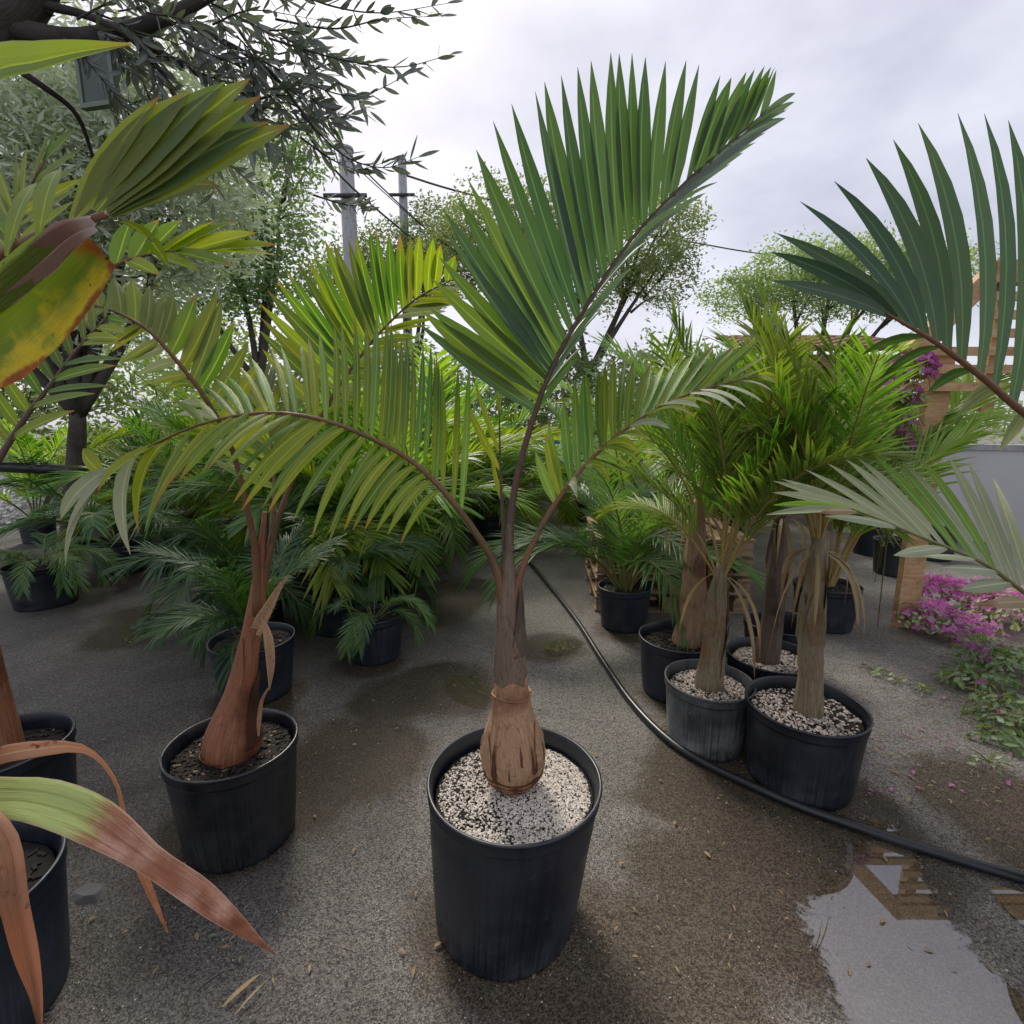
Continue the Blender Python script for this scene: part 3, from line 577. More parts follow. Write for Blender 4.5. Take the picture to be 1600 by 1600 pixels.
frondset('big', 1.7, 34, .036, .46, ['leaf_mid', 'leaf_dark', 'leaf_mid', 'leaf_yellow'], 'petiole', .55, .15, els=((82, 45), (72, 15), (60, -15), (50, -35)))
def put_frond(root, key, v, at, az, sc, roll=0, split=True):
    st, lv = FR[key][v % len(FR[key])]
    o = link('frond', st, root); o.location = V(at)-rootloc(root); o.rotation_euler = (roll, 0, az); o.scale = (sc,)*3
    l = link('leaflets', lv, o); kind(l, 'stuff')
    return o
def clump(loc, label, key, nf, sc, seed, pot=(.19, .16, .28), pmat='pot', z0=0, cat_='potted palm', group=None, spread=.05, bias=None, ribs=0, vs=(0, 1, 2, 3), name='clumping_palm', azs=None):
    loc = V(loc); root = thing(name, label, cat_, loc, group); rnd = random.Random(seed)
    zs = make_pot(root, loc, pot[0], pot[1], pot[2], M[pmat], .03, 'chips', seed, npeb=120 if pot[0] > .1 else 0, ribs=ribs, peb=.008)
    for i in range(nf):
        a = i*2.399+rnd.uniform(-.5, .5)
        if bias is not None and rnd.random() < .55: a = bias+rnd.uniform(-.9, .9)
        if azs: a = R(azs[i % len(azs)])+rnd.uniform(-.15, .15)
        r = spread*rnd.random(); v = vs[int(len(vs)*(i+.5)/nf) % len(vs)] if rnd.random() < .7 else rnd.choice(vs)
        put_frond(root, key, v, loc+V((r*math.cos(a), r*math.sin(a), zs-.01)), a, sc*rnd.uniform(.75, 1.12), rnd.uniform(-.25, .25))
    return root

# pots between and behind the two big palms
clump(G(583, 1000).to_2d().to_3d() if False else V((-.77, 2.70, 0)), 'small drooping palm in ribbed blue-black pot standing alone on the wet asphalt', 'date', 12, .46, 31, (.158, .132, .255), 'pot_blue', ribs=1, vs=(2, 3, 3, 1), spread=.04)
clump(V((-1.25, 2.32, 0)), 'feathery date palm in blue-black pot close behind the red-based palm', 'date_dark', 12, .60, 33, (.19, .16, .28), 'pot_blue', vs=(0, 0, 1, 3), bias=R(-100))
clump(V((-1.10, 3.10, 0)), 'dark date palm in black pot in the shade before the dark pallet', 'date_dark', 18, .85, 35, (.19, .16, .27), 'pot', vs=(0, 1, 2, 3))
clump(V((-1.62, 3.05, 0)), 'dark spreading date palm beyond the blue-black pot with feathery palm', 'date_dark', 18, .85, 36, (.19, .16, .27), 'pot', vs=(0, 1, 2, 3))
# dark pallet with its row of arecas
def pallet(loc, rz, sx, sy, mat, label, layers=1, name='pallet', grp=None):
    root = thing(name, label, 'pallet', loc, grp); c = V(loc)
    Mz = Matrix.Rotation(rz, 3, 'Z')
    for ly in range(layers):
        z = ly*.137; rnd = random.Random(int(loc[0]*100)+ly)
        for i in range(3):
            for q in range(3):
                b = MB(); box(b, c+Mz@V(((q-1)*(sx/2-.06), (i-1)*(sy/2-.05), z+.055)), (.10, .09, .075), rz); build(b, 'block', mat, root, smooth=False)
        for i in range(3):
            b = MB(); box(b, c+Mz@V((0, (i-1)*(sy/2-.05), z+.0085)), (sx, .09, .016), rz); build(b, 'bottom_board', mat, root, smooth=False)
        nb = 7
        for i in range(nb):
            b = MB(); box(b, c+Mz@V(((i-(nb-1)/2)*(sx-.1)/(nb-1), 0, z+.103+rnd.uniform(-.001, .001))), (.10, sy, .018), rz); build(b, 'deck_board', mat, root, smooth=False)
    return root
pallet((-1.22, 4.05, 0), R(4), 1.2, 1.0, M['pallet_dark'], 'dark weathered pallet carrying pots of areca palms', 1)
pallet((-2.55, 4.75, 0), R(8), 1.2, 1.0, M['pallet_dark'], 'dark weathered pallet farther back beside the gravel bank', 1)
zp = .114
clump(V((-.82, 4.02, zp)), 'areca palm in black pot at the open corner of the dark pallet', 'areca', 14, .85, 41, (.155, .135, .27), 'pot_blue', z0=zp, bias=R(-60), vs=(0, 1, 2, 3))
clump(V((-1.22, 3.95, zp)), 'areca palm in the middle of the dark pallet', 'areca', 14, .9, 42, (.155, .135, .27), 'pot_blue', bias=R(-90))
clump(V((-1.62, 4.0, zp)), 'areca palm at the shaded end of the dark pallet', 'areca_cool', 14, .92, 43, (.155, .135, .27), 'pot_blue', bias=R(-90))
grp = 'areca palms in rows behind the pallets'
lab = 'areca palm in a row of look-alikes behind the dark pallets'
for i, (x, y, s, kx) in enumerate([(-.75, 5.0, .95, 'areca'), (-1.35, 5.1, 1.0, 'areca'), (-2.0, 4.85, 1.0, 'areca'), (-2.5, 4.75, 1.0, 'areca'), (-3.0, 5.1, .9, 'areca'), (-.55, 6.3, 1.0, 'areca'), (-1.5, 6.4, 1.05, 'areca'), (-2.6, 6.0, 1.15, 'areca'), (-.9, 7.8, 1.15, 'areca'), (-.35, 9.2, 1.2, 'areca'), (-3.6, 5.7, .95, 'areca'), (-4.4, 5.6, .9, 'areca_cool'), (-5.2, 5.5, .95, 'areca'), (-4.1, 7.0, 1.1, 'areca'), (-3.1, 7.2, 1.15, 'areca'), (-2.1, 7.4, 1.15, 'areca'), (-5.4, 6.9, 1.1, 'areca_cool'), (-.25, 5.6, .85, 'areca'), (-.3, 7.0, 1.05, 'areca'), (-1.0, 5.7, 1.25, 'areca'), (-1.75, 5.6, 1.25, 'areca'), (-1.1, 6.9, 1.2, 'areca')]):
    clump(V((x, y, zp if i == 3 else 0)), lab, kx, 12, s, 50+i, (.16, .14, .27), 'pot_blue', group=grp)
clump(V((-3.45, 4.35, 0)), 'bushy palm in wide dark blue pot beside the gravel bank', 'areca_cool', 15, .6, 71, (.20, .175, .30), 'pot_blue', vs=(1, 2, 3))
clump(V((-3.38, 3.55, 0)), 'low date palm hanging its leaves over a black pot near the gravel bank', 'date', 16, .55, 72, (.21, .18, .30), 'pot', vs=(2, 3, 3))
# right-hand rows
clump(V((2.02, 3.15, 0)), 'tall stiff palm standing beside the open timber frame', 'king', 14, 1.15, 77, (.19, .16, .28), 'pot', vs=(0, 1, 1), azs=(90, 0, 150, 20, 40, -5, 120, 30, 10, 180, 60, -15))
clump(V((.72, 3.14, 0)), 'dense dark green palm in black pot in front of the stacked pallets', 'date', 18, 1.05, 75, (.165, .140, .27), 'pot_blue', vs=(0, 0, 1, 2))
for i, (x, y, s, kx) in enumerate([(1.1, 4.6, 1.0, 'king'), (1.75, 4.3, 1.05, 'king'), (1.35, 5.6, 1.1, 'areca'), (2.1, 5.4, 1.05, 'king'), (.85, 6.6, 1.1, 'areca'), (1.9, 6.8, 1.15, 'areca'), (2.7, 6.2, 1.05, 'areca')]):
    clump(V((x, y, 0)), 'leafy palm in the rows beyond the stacked pallets', kx, 12, s, 80+i, (.17, .15, .27), 'pot', group='palms in rows beyond the stacked pallets')
pallet((1.12, 3.75, 0), R(-3), 1.05, .8, M['pallet'], 'stack of light wooden pallets behind the dark green palm', 4, 'pallet_stack')

def king(label, loc, pot, pmat, prof, tmat, top, nf, sc, seed, az=None, key='king', vs=(0, 1, 2, 1, 0, 2, 3), bare=None, dry=3, **kw):
    loc = V(loc); root = thing('potted_palm', label, 'potted palm', loc)
    make_pot(root, loc, pot[0], pot[1], pot[2], M[pmat], .04, top, seed, npeb=1500 if top == 'pumice' else 250, pebmat='pumice_dirty', peb=.0065, bare=bare)
    trunk(root, prof, M[tmat], 'trunk', 48, .06, seed, rib=.07); rnd = random.Random(seed)
    z0, z1 = prof[0][2], prof[-1][2]
    for i in range(4):
        a = rnd.random()*6.28; s0 = rnd.uniform(.1, .5)
        shell(root, prof, a, a+rnd.uniform(1.0, 1.8), z0+(z1-z0)*s0, z0+(z1-z0)*min(.97, s0+rnd.uniform(.3, .5)), M[tmat], 'sheath', .004, .6, .05, seed+i, 7, 7)
    tp = V(prof[-1][:3])
    for i in range(nf):
        a = (az[i % len(az)] if az else i*2.399)+rnd.uniform(-.35, .35); v = vs[i % len(vs)]
        put_frond(root, key, v, tp-V((0, 0, .04+.05*(v > 1))), a, sc*rnd.uniform(.85, 1.1), rnd.uniform(-.3, .3))
    for i in range(dry):                       # dead strips hanging at the crown
        a = rnd.random()*6.28; l = rnd.uniform(.18, .36); p = tp+V((.03*math.cos(a), .03*math.sin(a), -.05)); q = p+V((math.cos(a)*l*.45, math.sin(a)*l*.45, -l)); b = MB()
        blade(b, p, q, V((math.cos(a), math.sin(a), .3)), .016, V((math.cos(a)*.06, math.sin(a)*.06, .10)), seg=6, twist=1.2); build(b, 'dry_strip', M['leaf_dry'], root)
    return root
def PK(px, py, r, Y): p = PY(px, py, Y); return (p.x, p.y, p.z, r)
king('palm with green ringed trunk in dusty grey pot topped with pale gravel', (.80, 1.93, 0), (.172, .150, .272), 'pot_grey',
     [PK(1106, 1090, 0.0533, 1.93), PK(1108, 1068, 0.0568, 1.93), PK(1112, 1030, 0.0447, 1.93), PK(1117, 980, 0.0396, 1.93), PK(1122, 930, 0.0327, 1.93), PK(1128, 880, 0.0189, 1.93)], 'trunk_king', 'pumice', 12, .58, 91)
king('palm with straight brown trunk in black pot beside the water hose', (1.06, 1.70, 0), (.200, .175, .300), 'pot',
     [PK(1262, 1135, 0.0430, 1.70), PK(1262, 1115, 0.0499, 1.70), PK(1266, 1060, 0.0396, 1.70), PK(1268, 1000, 0.0378, 1.70), PK(1272, 920, 0.0344, 1.70), PK(1280, 840, 0.0189, 1.70)], 'trunk_king', 'pumice', 12, .57, 92, bare=(1, .6, .1), dry=10, az=[R(q) for q in (95, 170, 70, 130, 205, 110, 80, 150, 235, 100, 120, 185, 140)])
king('palm with dry reddish trunk in tall black pot between the grey pot and the pallets', (.81, 2.33, 0), (.190, .165, .285), 'pot',
     [PK(1072, 1020, 0.0671, 2.33), PK(1074, 1000, 0.0705, 2.33), PK(1080, 960, 0.0568, 2.33), PK(1084, 900, 0.0516, 2.33), PK(1088, 840, 0.0430, 2.33), PK(1092, 780, 0.0215, 2.33)], 'trunk_dry', 'chips', 11, .58, 93, dry=6)
king('palm with dark shaggy trunk in black pot wedged behind the other potted palms', (1.16, 2.14, 0), (.185, .160, .280), 'pot',
     [PK(1196, 1045, 0.0473, 2.14), PK(1198, 1025, 0.0533, 2.14), PK(1206, 980, 0.0447, 2.14), PK(1212, 920, 0.0413, 2.14), PK(1218, 850, 0.0344, 2.14), PK(1224, 790, 0.0189, 2.14)], 'trunk_dark', 'pumice', 11, .60, 94, dry=5, az=[R(q) for q in (90, 150, 70, 120, 200, 100, 60, 170, 80, 230, 110)])
er = thing('empty_pot', 'empty black nursery pot behind the palm with the shaggy trunk', 'plant pot', (1.40, 2.52, 0)); make_pot(er, (1.40, 2.52, 0), .18, .155, .28, M['pot'], .16, 'soil', 17, npeb=0)

# ---- palm just outside the right edge: two fronds reach into view ----------------------------------
rc = V((1.62, 1.12, 0))
right = thing('potted_palm', 'palm sending a stiff blue-green frond and a frond painted with pale sky sheen over the yard', 'potted palm', rc)
make_pot(right, rc, .20, .175, .36, M['pot'], .04, 'chips', 23, npeb=120, peb=.008)
pr = [(1.62, 1.12, .31, .07), (1.62, 1.12, .36, .08), (1.615, 1.12, .5, .055), (1.61, 1.12, .7, .042), (1.605, 1.12, .85, .03), (1.60, 1.12, .95, .02)]
trunk(right, pr, M['bulb'], 'bulb', 24, .03, 7)
def inv(p):                              # world point -> (px, py, Y)
    d = V(p)-C0; z = d.dot(CF); return (800+F*d.dot(CR)/z, 800-F*d.dot(CU)/z, p[1])
R1 = [inv((1.60, 1.12, .86)), inv((1.42, 1.10, 1.16)), (1700, 712, 1.06), (1600, 645, 1.03), (1544, 597, 1.02), (1487, 553, 1.01), (1448, 526, 1.0), (1415, 507, 1.0), (1384, 489, 1.0)]
frond(right, R1, .013, .0025, [
    dict(n=15, keys=[(1690, 708, 1760, 240, 1.14), (1655, 682, 1690, 190, 1.12), (1625, 662, 1640, 180, 1.10), (1600, 645, 1600, 195, 1.09), (1575, 622, 1562, 182, 1.08), (1544, 597, 1520, 172, 1.07), (1518, 576, 1466, 188, 1.06), (1490, 555, 1408, 210, 1.05), (1470, 541, 1374, 234, 1.04), (1452, 529, 1320, 265, 1.04), (1435, 519, 1267, 303, 1.03), (1418, 509, 1215, 355, 1.02), (1400, 499, 1206, 388, 1.01), (1386, 490, 1203, 441, 1.0)], w=.037, sag=.05, fwd=-.06, mat='leaf_blue', taper=.75, sj=.06, bow=(.075, 0, .03), fold=.16, jit=.008, nrm=(-.15, -1, -.1), nw=.25),
    dict(n=6, keys=[(1600, 645, 1560, 700, 1.4), (1544, 597, 1480, 640, 1.42), (1487, 553, 1400, 600, 1.42), (1448, 526, 1350, 560, 1.4), (1384, 489, 1300, 480, 1.35)], w=.026, sag=.08, mat=['leaf_blue', 'leaf_pale'], side=-1)],
    M['petiole'], seed=41)
R2 = [inv((1.60, 1.12, .84)), inv((1.42, 1.12, 1.0)), (1690, 985, 1.10), (1600, 925, 1.08), (1544, 884, 1.07), (1487, 858, 1.07), (1431, 836, 1.07), (1375, 812, 1.08), (1330, 795, 1.09)]  # pale leaflet colour on this frond paints in the sky's reflection
frond(right, R2, .009, .002, [
    dict(n=17, keys=[(1650, 960, 1600, 770, 1.30), (1600, 925, 1530, 730, 1.32), (1570, 903, 1480, 720, 1.32), (1544, 884, 1426, 720, 1.32), (1520, 872, 1395, 710, 1.32), (1495, 861, 1355, 709, 1.32), (1465, 849, 1330, 714, 1.30), (1435, 838, 1288, 727, 1.28), (1405, 825, 1230, 742, 1.25), (1375, 812, 1206, 752, 1.22), (1350, 802, 1209, 782, 1.18), (1332, 796, 1196, 806, 1.14)], w=.021, sag=.06, fwd=.02, mat=['leaf_pale', 'leaf_pale', 'leaf_pale', 'leaf_fresh'], taper=0, nrm=(-.1, -.7, .7), nw=.2),
    dict(n=7, keys=[(1620, 938, 1530, 942, .98), (1580, 910, 1500, 925, .97), (1544, 884, 1454, 873, .97), (1487, 858, 1410, 870, .98), (1431, 836, 1300, 817, 1.0), (1340, 798, 1280, 800, 1.05)], w=.028, sag=.05, mat=['leaf_pale', 'leaf_dry', 'leaf_pale'], side=-1)],
    M['petiole_green'], seed=43)

# ---- palm at the left edge whose old leaves hang across the foreground -----------------------------
ec = V((-1.20, .93, 0))
edge = thing('potted_palm', 'ailing broad-leaved palm in dark blue pot with yellow torn leaf and rust-brown hanging leaves', 'potted palm', ec)
make_pot(edge, ec, .19, .165, .33, M['pot_blue'], .05, 'chips', 29, npeb=120, peb=.008)
pe = [(-1.2, .93, .27, .06), (-1.2, .93, .4, .05), (-1.19, .93, .6, .04), (-1.18, .93, .85, .035), (-1.18, .93, 1.05, .025)]
trunk(edge, pe, M['bulb_red'], 'trunk', 20, .05, 9)
nC = (.1, -.75, .6)
def eleaf(name, pts, wid, mat, nrm=nC, cols=6, pleat=.12, twist=0, uv0=0, uv1=1, edge_=0.0, seed=0, n=26):
    b = MB(); ribbon(b, [PY(*p) if not isinstance(p, V) else p for p in pts], wid, nrm, cols, pleat, 0, n, twist, uv0, uv1, edge_, seed); return build(b, name, mat, edge)
st = V((-1.18, .93, .95)); st2 = V((-1.19, .93, .62))
# long leaf, green turning rust
k = nmat('leaf_halfdead'); uv = k.tc.outputs['UV']; sp_ = k.add('ShaderNodeSeparateXYZ', {0: uv}); geo = k.add('ShaderNodeNewGeometry').outputs['Position']
fib = k.noise(k.map(uv, (1.2, 22, 1)), 4, 3); ns = k.noise(geo, 22, 4)
mk = k.ss(k.math('ADD', sp_.outputs[0], k.math('MULTIPLY', k.math('SUBTRACT', fib, .5), .22)), .485, .51)
green = k.mix(fib, (.40, .54, .10), (.66, .72, .30)); rust = k.mix(k.ss(k.math('ADD', k.math('MULTIPLY', fib, .6), k.math('MULTIPLY', ns, .5)), .42, .62), (.80, .47, .35), (.46, .18, .09))
rust = k.mix(k.math('MULTIPLY', k.ss(k.math('ADD', sp_.outputs[0], k.math('MULTIPLY', k.math('SUBTRACT', ns, .5), .5)), .74, .98), .8), rust, (.22, .07, .03))
colr = k.mix(mk, green, rust); vv = k.math('ABSOLUTE', k.math('SUBTRACT', sp_.outputs[1], .5)); colr = k.mix(k.math('MULTIPLY', k.ss(vv, .46, .495), .8), colr, (.62, .45, .32)); sh = k.add('ShaderNodeMixShader', {0: .25, 1: k.pbr(Base_Color=colr, Roughness=.5, Normal=k.bump(fib, .8, .003)), 2: k.add('ShaderNodeBsdfTranslucent', {0: colr}).outputs[0]}).outputs[0]
M['leaf_halfdead'] = k.fin(sh)
eleaf('leaf', [st2, V((-1.02, .90, .66)), (-40, 1240, .80), (60, 1252, .76), (150, 1285, .74), (235, 1345, .73), (310, 1395, .73), (375, 1445, .73), (432, 1492, .74)], [.01, .03, .066, .068, .064, .040, .040, .028, .006], M['leaf_halfdead'], (0.0, -.3, .95), 8, .10, [0, 0, 0, .1, .15, .1, .3, .9, 1.6], edge_=.04)
eleaf('leaf', [st2, V((-1.05, .92, .75)), (-50, 1185, .88), (40, 1172, .85), (130, 1168, .84), (180, 1215, .83), (200, 1290, .82), (222, 1360, .82), (262, 1457, .82)], [.01, .02, .032, .030, .022, .024, .022, .018, .003], M['leaf_rust'], (.3, -.6, .6), 6, .12, [0, 0, 0, .3, 1.0, 1.3, 1.0, .4, .2], seed=3)
eleaf('leaf', [st2, V((-1.0, .85, .70)), (-30, 1270, .72), (5, 1320, .69), (25, 1410, .68), (45, 1490, .68), (60, 1560, .68), (66, 1640, .69)], [.01, .03, .046, .046, .040, .040, .024, .004], M['leaf_rust'], (.5, -.8, .2), 8, .32, [0, 0, 0, .3, .5, .7, .9, 1.2], seed=5)
k = nmat('leaf_torn'); uv = k.tc.outputs['UV']; sp_ = k.add('ShaderNodeSeparateXYZ', {0: uv}); u_, v_ = sp_.outputs[0], sp_.outputs[1]; geo = k.add('ShaderNodeNewGeometry').outputs['Position']
fib = k.noise(k.map(uv, (1.0, 30, 1)), 4, 3); ns = k.noise(geo, 16, 4, .6); n2 = k.noise(geo, 60, 3, .6)
cg = k.mix(fib, (.13, .22, .015), (.25, .33, .03)); cy = k.mix(fib, (.60, .45, .01), (.72, .58, .03))
yl = k.ss(k.math('ADD', k.math('ADD', k.math('MULTIPLY', v_, .8), k.math('MULTIPLY', u_, .55)), k.math('MULTIPLY', k.math('SUBTRACT', ns, .5), 1.3)), .78, 1.15)
cc_ = k.mix(yl, cg, cy)
ed = k.math('MAXIMUM', k.ss(k.math('ADD', v_, k.math('MULTIPLY', k.math('SUBTRACT', ns, .5), .35)), .93, 1.0), k.ss(k.math('ADD', u_, k.math('MULTIPLY', k.math('SUBTRACT', ns, .5), .35)), .88, .97))
cc_ = k.mix(ed, cc_, k.mix(n2, (.45, .12, .015), (.16, .05, .015)))
cc_ = k.mix(k.ss(n2, .69, .74), cc_, (.06, .03, .01))
M['leaf_torn'] = k.fin(k.add('ShaderNodeMixShader', {0: .5, 1: k.pbr(Base_Color=cc_, Roughness=.45, Normal=k.bump(fib, .8, .003)), 2: k.add('ShaderNodeBsdfTranslucent', {0: cc_}).outputs[0]}).outputs[0])
# broad torn leaf, yellow-green with a dead margin
tl = eleaf('leaf', [st, V((-.95, .86, 1.12)), (-90, 580, .70), (0, 535, .66), (60, 482, .64), (110, 428, .63), (150, 382, .63)], [.01, .04, .10, .112, .104, .088, .066], M['leaf_torn'], (.25, -.95, .1), 10, .05, 0, edge_=.05)
b = MB(); ribbon(b, [PY(-90, 525, .68), PY(0, 462, .645), PY(60, 415, .625), PY(110, 372, .615), PY(150, 352, .612)], [.03, .046, .046, .036, .02], (.25, -.95, .1), 5, .2, edge=.15, seed=2); build(b, 'dead_margin', M['leaf_deadgrey'], tl)
# fan-like upper leaf: fused leaflets from one stalk
b = MB(); tube(b, [st, (-1.08, .9, 1.2), PY(-40, 420, .84), PY(60, 370, .82), PY(165, 335, .80)], [.012, .011, .009, .008, .005], 8)
fan = build(b, 'frond', M['petiole'], edge)
for i, (tx, ty, w, bx, by) in enumerate([(250, 150, .035, 110, 345), (300, 140, .05, 120, 340), (352, 128, .055, 150, 330), (392, 122, .055, 165, 330), (408, 150, .055, 170, 332), (420, 190, .055, 172, 335), (455, 195, .06, 172, 338), (345, 292, .05, 175, 340), (95, 265, .03, 60, 372), (265, 420, .03, 180, 345), (60, 285, .025, 10, 400)]):
    b = MB(); p0 = PY(bx, by, .80); p1 = PY(tx, ty, .84+.01*i)
    blade(b, p0, p1, V((.1, -.9, .3)), w, V((0, 0, .02 if i < 7 else .04)), seg=9, fold=.12, shape=0, base=.2); build(b, 'leaflet', M['leaf_olivegreen' if i not in (8, 10) else 'leaf_mid'], fan)
eleaf('leaf', [st, V((-1.12, .9, 1.35)), (-90, 190, .78), (-10, 115, .76), (60, 96, .75), (130, 80, .75), (205, 69, .76)], [.01, .03, .06, .066, .050, .028, .003], M['leaf_mid'], (.1, -.9, .35), 8, .07, 0)
# left frond with short leaflets
Hh = [inv(st2+V((0, 0, .3))), inv(V((-1.15, 1.0, 1.05))), (-40, 790, 1.06), (0, 715, 1.10), (40, 652, 1.13), (82, 598, 1.16), (122, 545, 1.18), (168, 495, 1.2)]
frond(edge, Hh, .012, .003, [
    dict(n=11, keys=[(0, 715, -70, 640, 1.1), (20, 685, -40, 610, 1.12), (40, 652, -5, 590, 1.14), (62, 625, 20, 560, 1.16), (85, 595, 45, 535, 1.18), (105, 568, 80, 510, 1.19), (122, 545, 110, 480, 1.2), (145, 520, 140, 460, 1.22), (166, 497, 175, 455, 1.22)], w=.022, sag=.02, mat=['leaf_mid', 'leaf_olivegreen']),
    dict(n=9, keys=[(20, 685, 120, 640, 1.05), (62, 625, 160, 610, 1.06), (85, 595, 185, 575, 1.08), (122, 545, 190, 545, 1.1), (145, 520, 195, 525, 1.14), (166, 497, 200, 505, 1.18)], w=.024, sag=.06, mat=['leaf_mid', 'leaf_yellow'], side=-1)],
    M['petiole_plum'], seed=51)
# yellow-green frond end behind it
p14 = V((-1.62, 1.46, 0))
side = thing('potted_palm', 'palm in black pot at the yard edge with a bright yellow-green frond end', 'potted palm', p14)
make_pot(side, p14, .185, .16, .30, M['pot'], .05, 'chips', 37, npeb=120, peb=.008)
trunk(side, [(-1.62, 1.46, .24, .06), (-1.62, 1.46, .3, .062), (-1.62, 1.47, .6, .04), (-1.61, 1.48, .9, .03), (-1.6, 1.48, 1.1, .02)], M['bulb_red'], 'bulb', 20, .04, 3)
S1 = [inv((-1.6, 1.48, 1.0)), inv((-1.52, 1.5, 1.4)), (100, 470, 1.55), (180, 415, 1.56), (250, 395, 1.57), (320, 392, 1.58)]
frond(side, S1, .011, .003, [
    dict(n=7, keys=[(180, 415, 205, 345, 1.62), (220, 402, 270, 345, 1.63), (250, 395, 330, 345, 1.64), (280, 393, 385, 352, 1.64), (318, 392, 432, 385, 1.62)], w=.06, sag=.03, mat='leaf_yellow', taper=0),
    dict(n=4, keys=[(200, 408, 250, 430, 1.5), (250, 395, 330, 425, 1.5), (318, 392, 428, 396, 1.55)], w=.05, sag=.05, mat='leaf_yellow', taper=0, side=-1)], M['petiole'], seed=57)
S2 = [inv((-1.6, 1.48, 1.02)), inv((-1.66, 1.52, 1.35)), (20, 420, 1.6), (30, 330, 1.66), (70, 250, 1.7)]
frond(side, S2, .011, .003, [dict(n=9, keys=[(20, 420, -60, 330, 1.7), (22, 380, -30, 280, 1.72), (30, 330, 30, 235, 1.74), (68, 252, 95, 190, 1.76)], w=.035, sag=.04, mat='leaf_olivegreen'),
    dict(n=9, keys=[(20, 420, 130, 390, 1.6), (22, 380, 120, 320, 1.62), (30, 330, 130, 270, 1.66), (68, 252, 120, 200, 1.72)], w=.035, sag=.04, mat='leaf_olivegreen', side=-1)], M['petiole'], seed=58)

# ------------------------------------------------------------------ olive trees
def olive_twig(root, pts, r0, nl, seed, ll=.066, mat='olive_near', lw=.0145):
    rnd = random.Random(seed); P = [V(p) for p in pts]; b = MB(); n = 14
    tube(b, curve(P, n), [r0*(1-.8*i/n) for i in range(n+1)], 5); o = build(b, 'twig', M['bark'], root); b = MB()
    for i in range(nl):
        t = .12+.88*(i/nl); base = cat(P, t); d = (cat(P, min(1, t+.03))-cat(P, t-.03)).normalized()
        for s in (-1, 1):
            sd_ = d.cross(V((0, -1, .2))).normalized()*s; q = Matrix.Rotation(rnd.uniform(-1.2, 1.2), 3, d)@sd_
            ld = (d*rnd.uniform(.6, 1.1)+q*rnd.uniform(.4, .9)).normalized(); l = ll*rnd.uniform(.65, 1.15)
            blade(b, base, base+ld*l, V((rnd.uniform(-1, 1), rnd.uniform(-1, .2), rnd.uniform(-.4, 1))).normalized(), lw*rnd.uniform(.8, 1.25), V((0, 0, -.05*l)), seg=4, shape=1, fold=.15)
    tip = P[-1]; blade(b, tip, tip+(P[-1]-P[-2]).normalized()*ll, V((0, -1, .3)), lw, seg=4, shape=1)
    kind(build(b, 'leaves', M[mat], o), 'stuff')
oc = V((-2.45, 1.75, 0))
olive = thing('olive_tree', 'near olive tree whose dark limb and leafy twigs hang into the sky', 'tree', oc)
b = MB(); tube(b, curve([(-2.45, 1.75, -.02), (-2.4, 1.78, .8), (-2.3, 1.8, 1.7), PY(-20, 75, 1.85), PY(35, 25, 1.85), PY(90, -60, 1.85)], 20), [.085-.0022*i for i in range(21)], 14, wob=.12, seed=4); build(b, 'trunk', M['bark'], olive)
def limb(pp, r0, r1):
    b = MB(); n = 16; tube(b, curve([PY(*p) for p in pp], n), [r0+(r1-r0)*i/n for i in range(n+1)], 8, wob=.1, seed=int(pp[0][0])); build(b, 'limb', M['bark'], olive)
limb([(20, 45, 1.85), (110, 62, 1.85), (190, 50, 1.86), (265, 25, 1.88), (350, -20, 1.9)], .035, .016)
limb([(60, 5, 1.85), (150, 30, 1.84), (230, 80, 1.82), (285, 175, 1.8)], .014, .005)
limb([(265, 25, 1.88), (340, 60, 1.86), (420, 110, 1.84), (490, 200, 1.8)], .012, .004)
limb([(190, 50, 1.86), (300, 110, 1.9), (380, 170, 1.95), (420, 230, 2.0)], .012, .004)
limb([(-20, 80, 1.85), (60, 130, 1.9), (120, 180, 2.0), (150, 260, 2.1)], .014, .005)
tw = [((440, -20), (520, 10), (600, 20), (700, 5)), ((430, 30), (520, 45), (600, 30), (690, 25)), ((420, 60), (520, 90), (620, 105), (705, 85)), ((400, 90), (480, 130), (560, 150), (640, 115)), ((380, 110), (450, 160), (520, 185), (580, 165)), ((490, 200), (540, 245), (600, 262), (655, 245)), ((470, 215), (520, 250), (560, 265), (610, 250)), ((490, 305), (540, 320), (565, 320), (580, 330)), ((300, -10), (380, 30), (440, 60), (500, 60)), ((280, 60), (340, 90), (400, 90), (460, 100)), ((260, 30), (300, 60), (330, 120), (350, 170)), ((200, 60), (250, 110), (290, 160), (330, 210)), ((285, 175), (320, 210), (350, 250), (400, 290)), ((420, 110), (440, 170), (440, 220), (450, 290)), ((350, 0), (420, -20), (500, -40), (560, -30)), ((100, 60), (140, 100), (180, 150), (210, 190)), ((60, 40), (90, 0), (140, -20), (200, -30)), ((120, 30), (180, 0), (250, -20), (330, -30)), ((340, 60), (390, 110), (400, 170), (420, 230)), ((150, 20), (210, 50), (240, 110), (250, 180)), ((300, 110), (360, 130), (420, 140), (480, 130)), ((380, 170), (430, 200), (480, 190), (530, 200))]
rt = random.Random(99)
for i, q in enumerate(tw):
    Y = rt.uniform(1.72, 1.95); olive_twig(olive, [PY(x, y, Y+.05*j*rt.uniform(-1, 1)) for j, (x, y) in enumerate(q)], .0035, 15 if i > 6 else 10, 200+i)
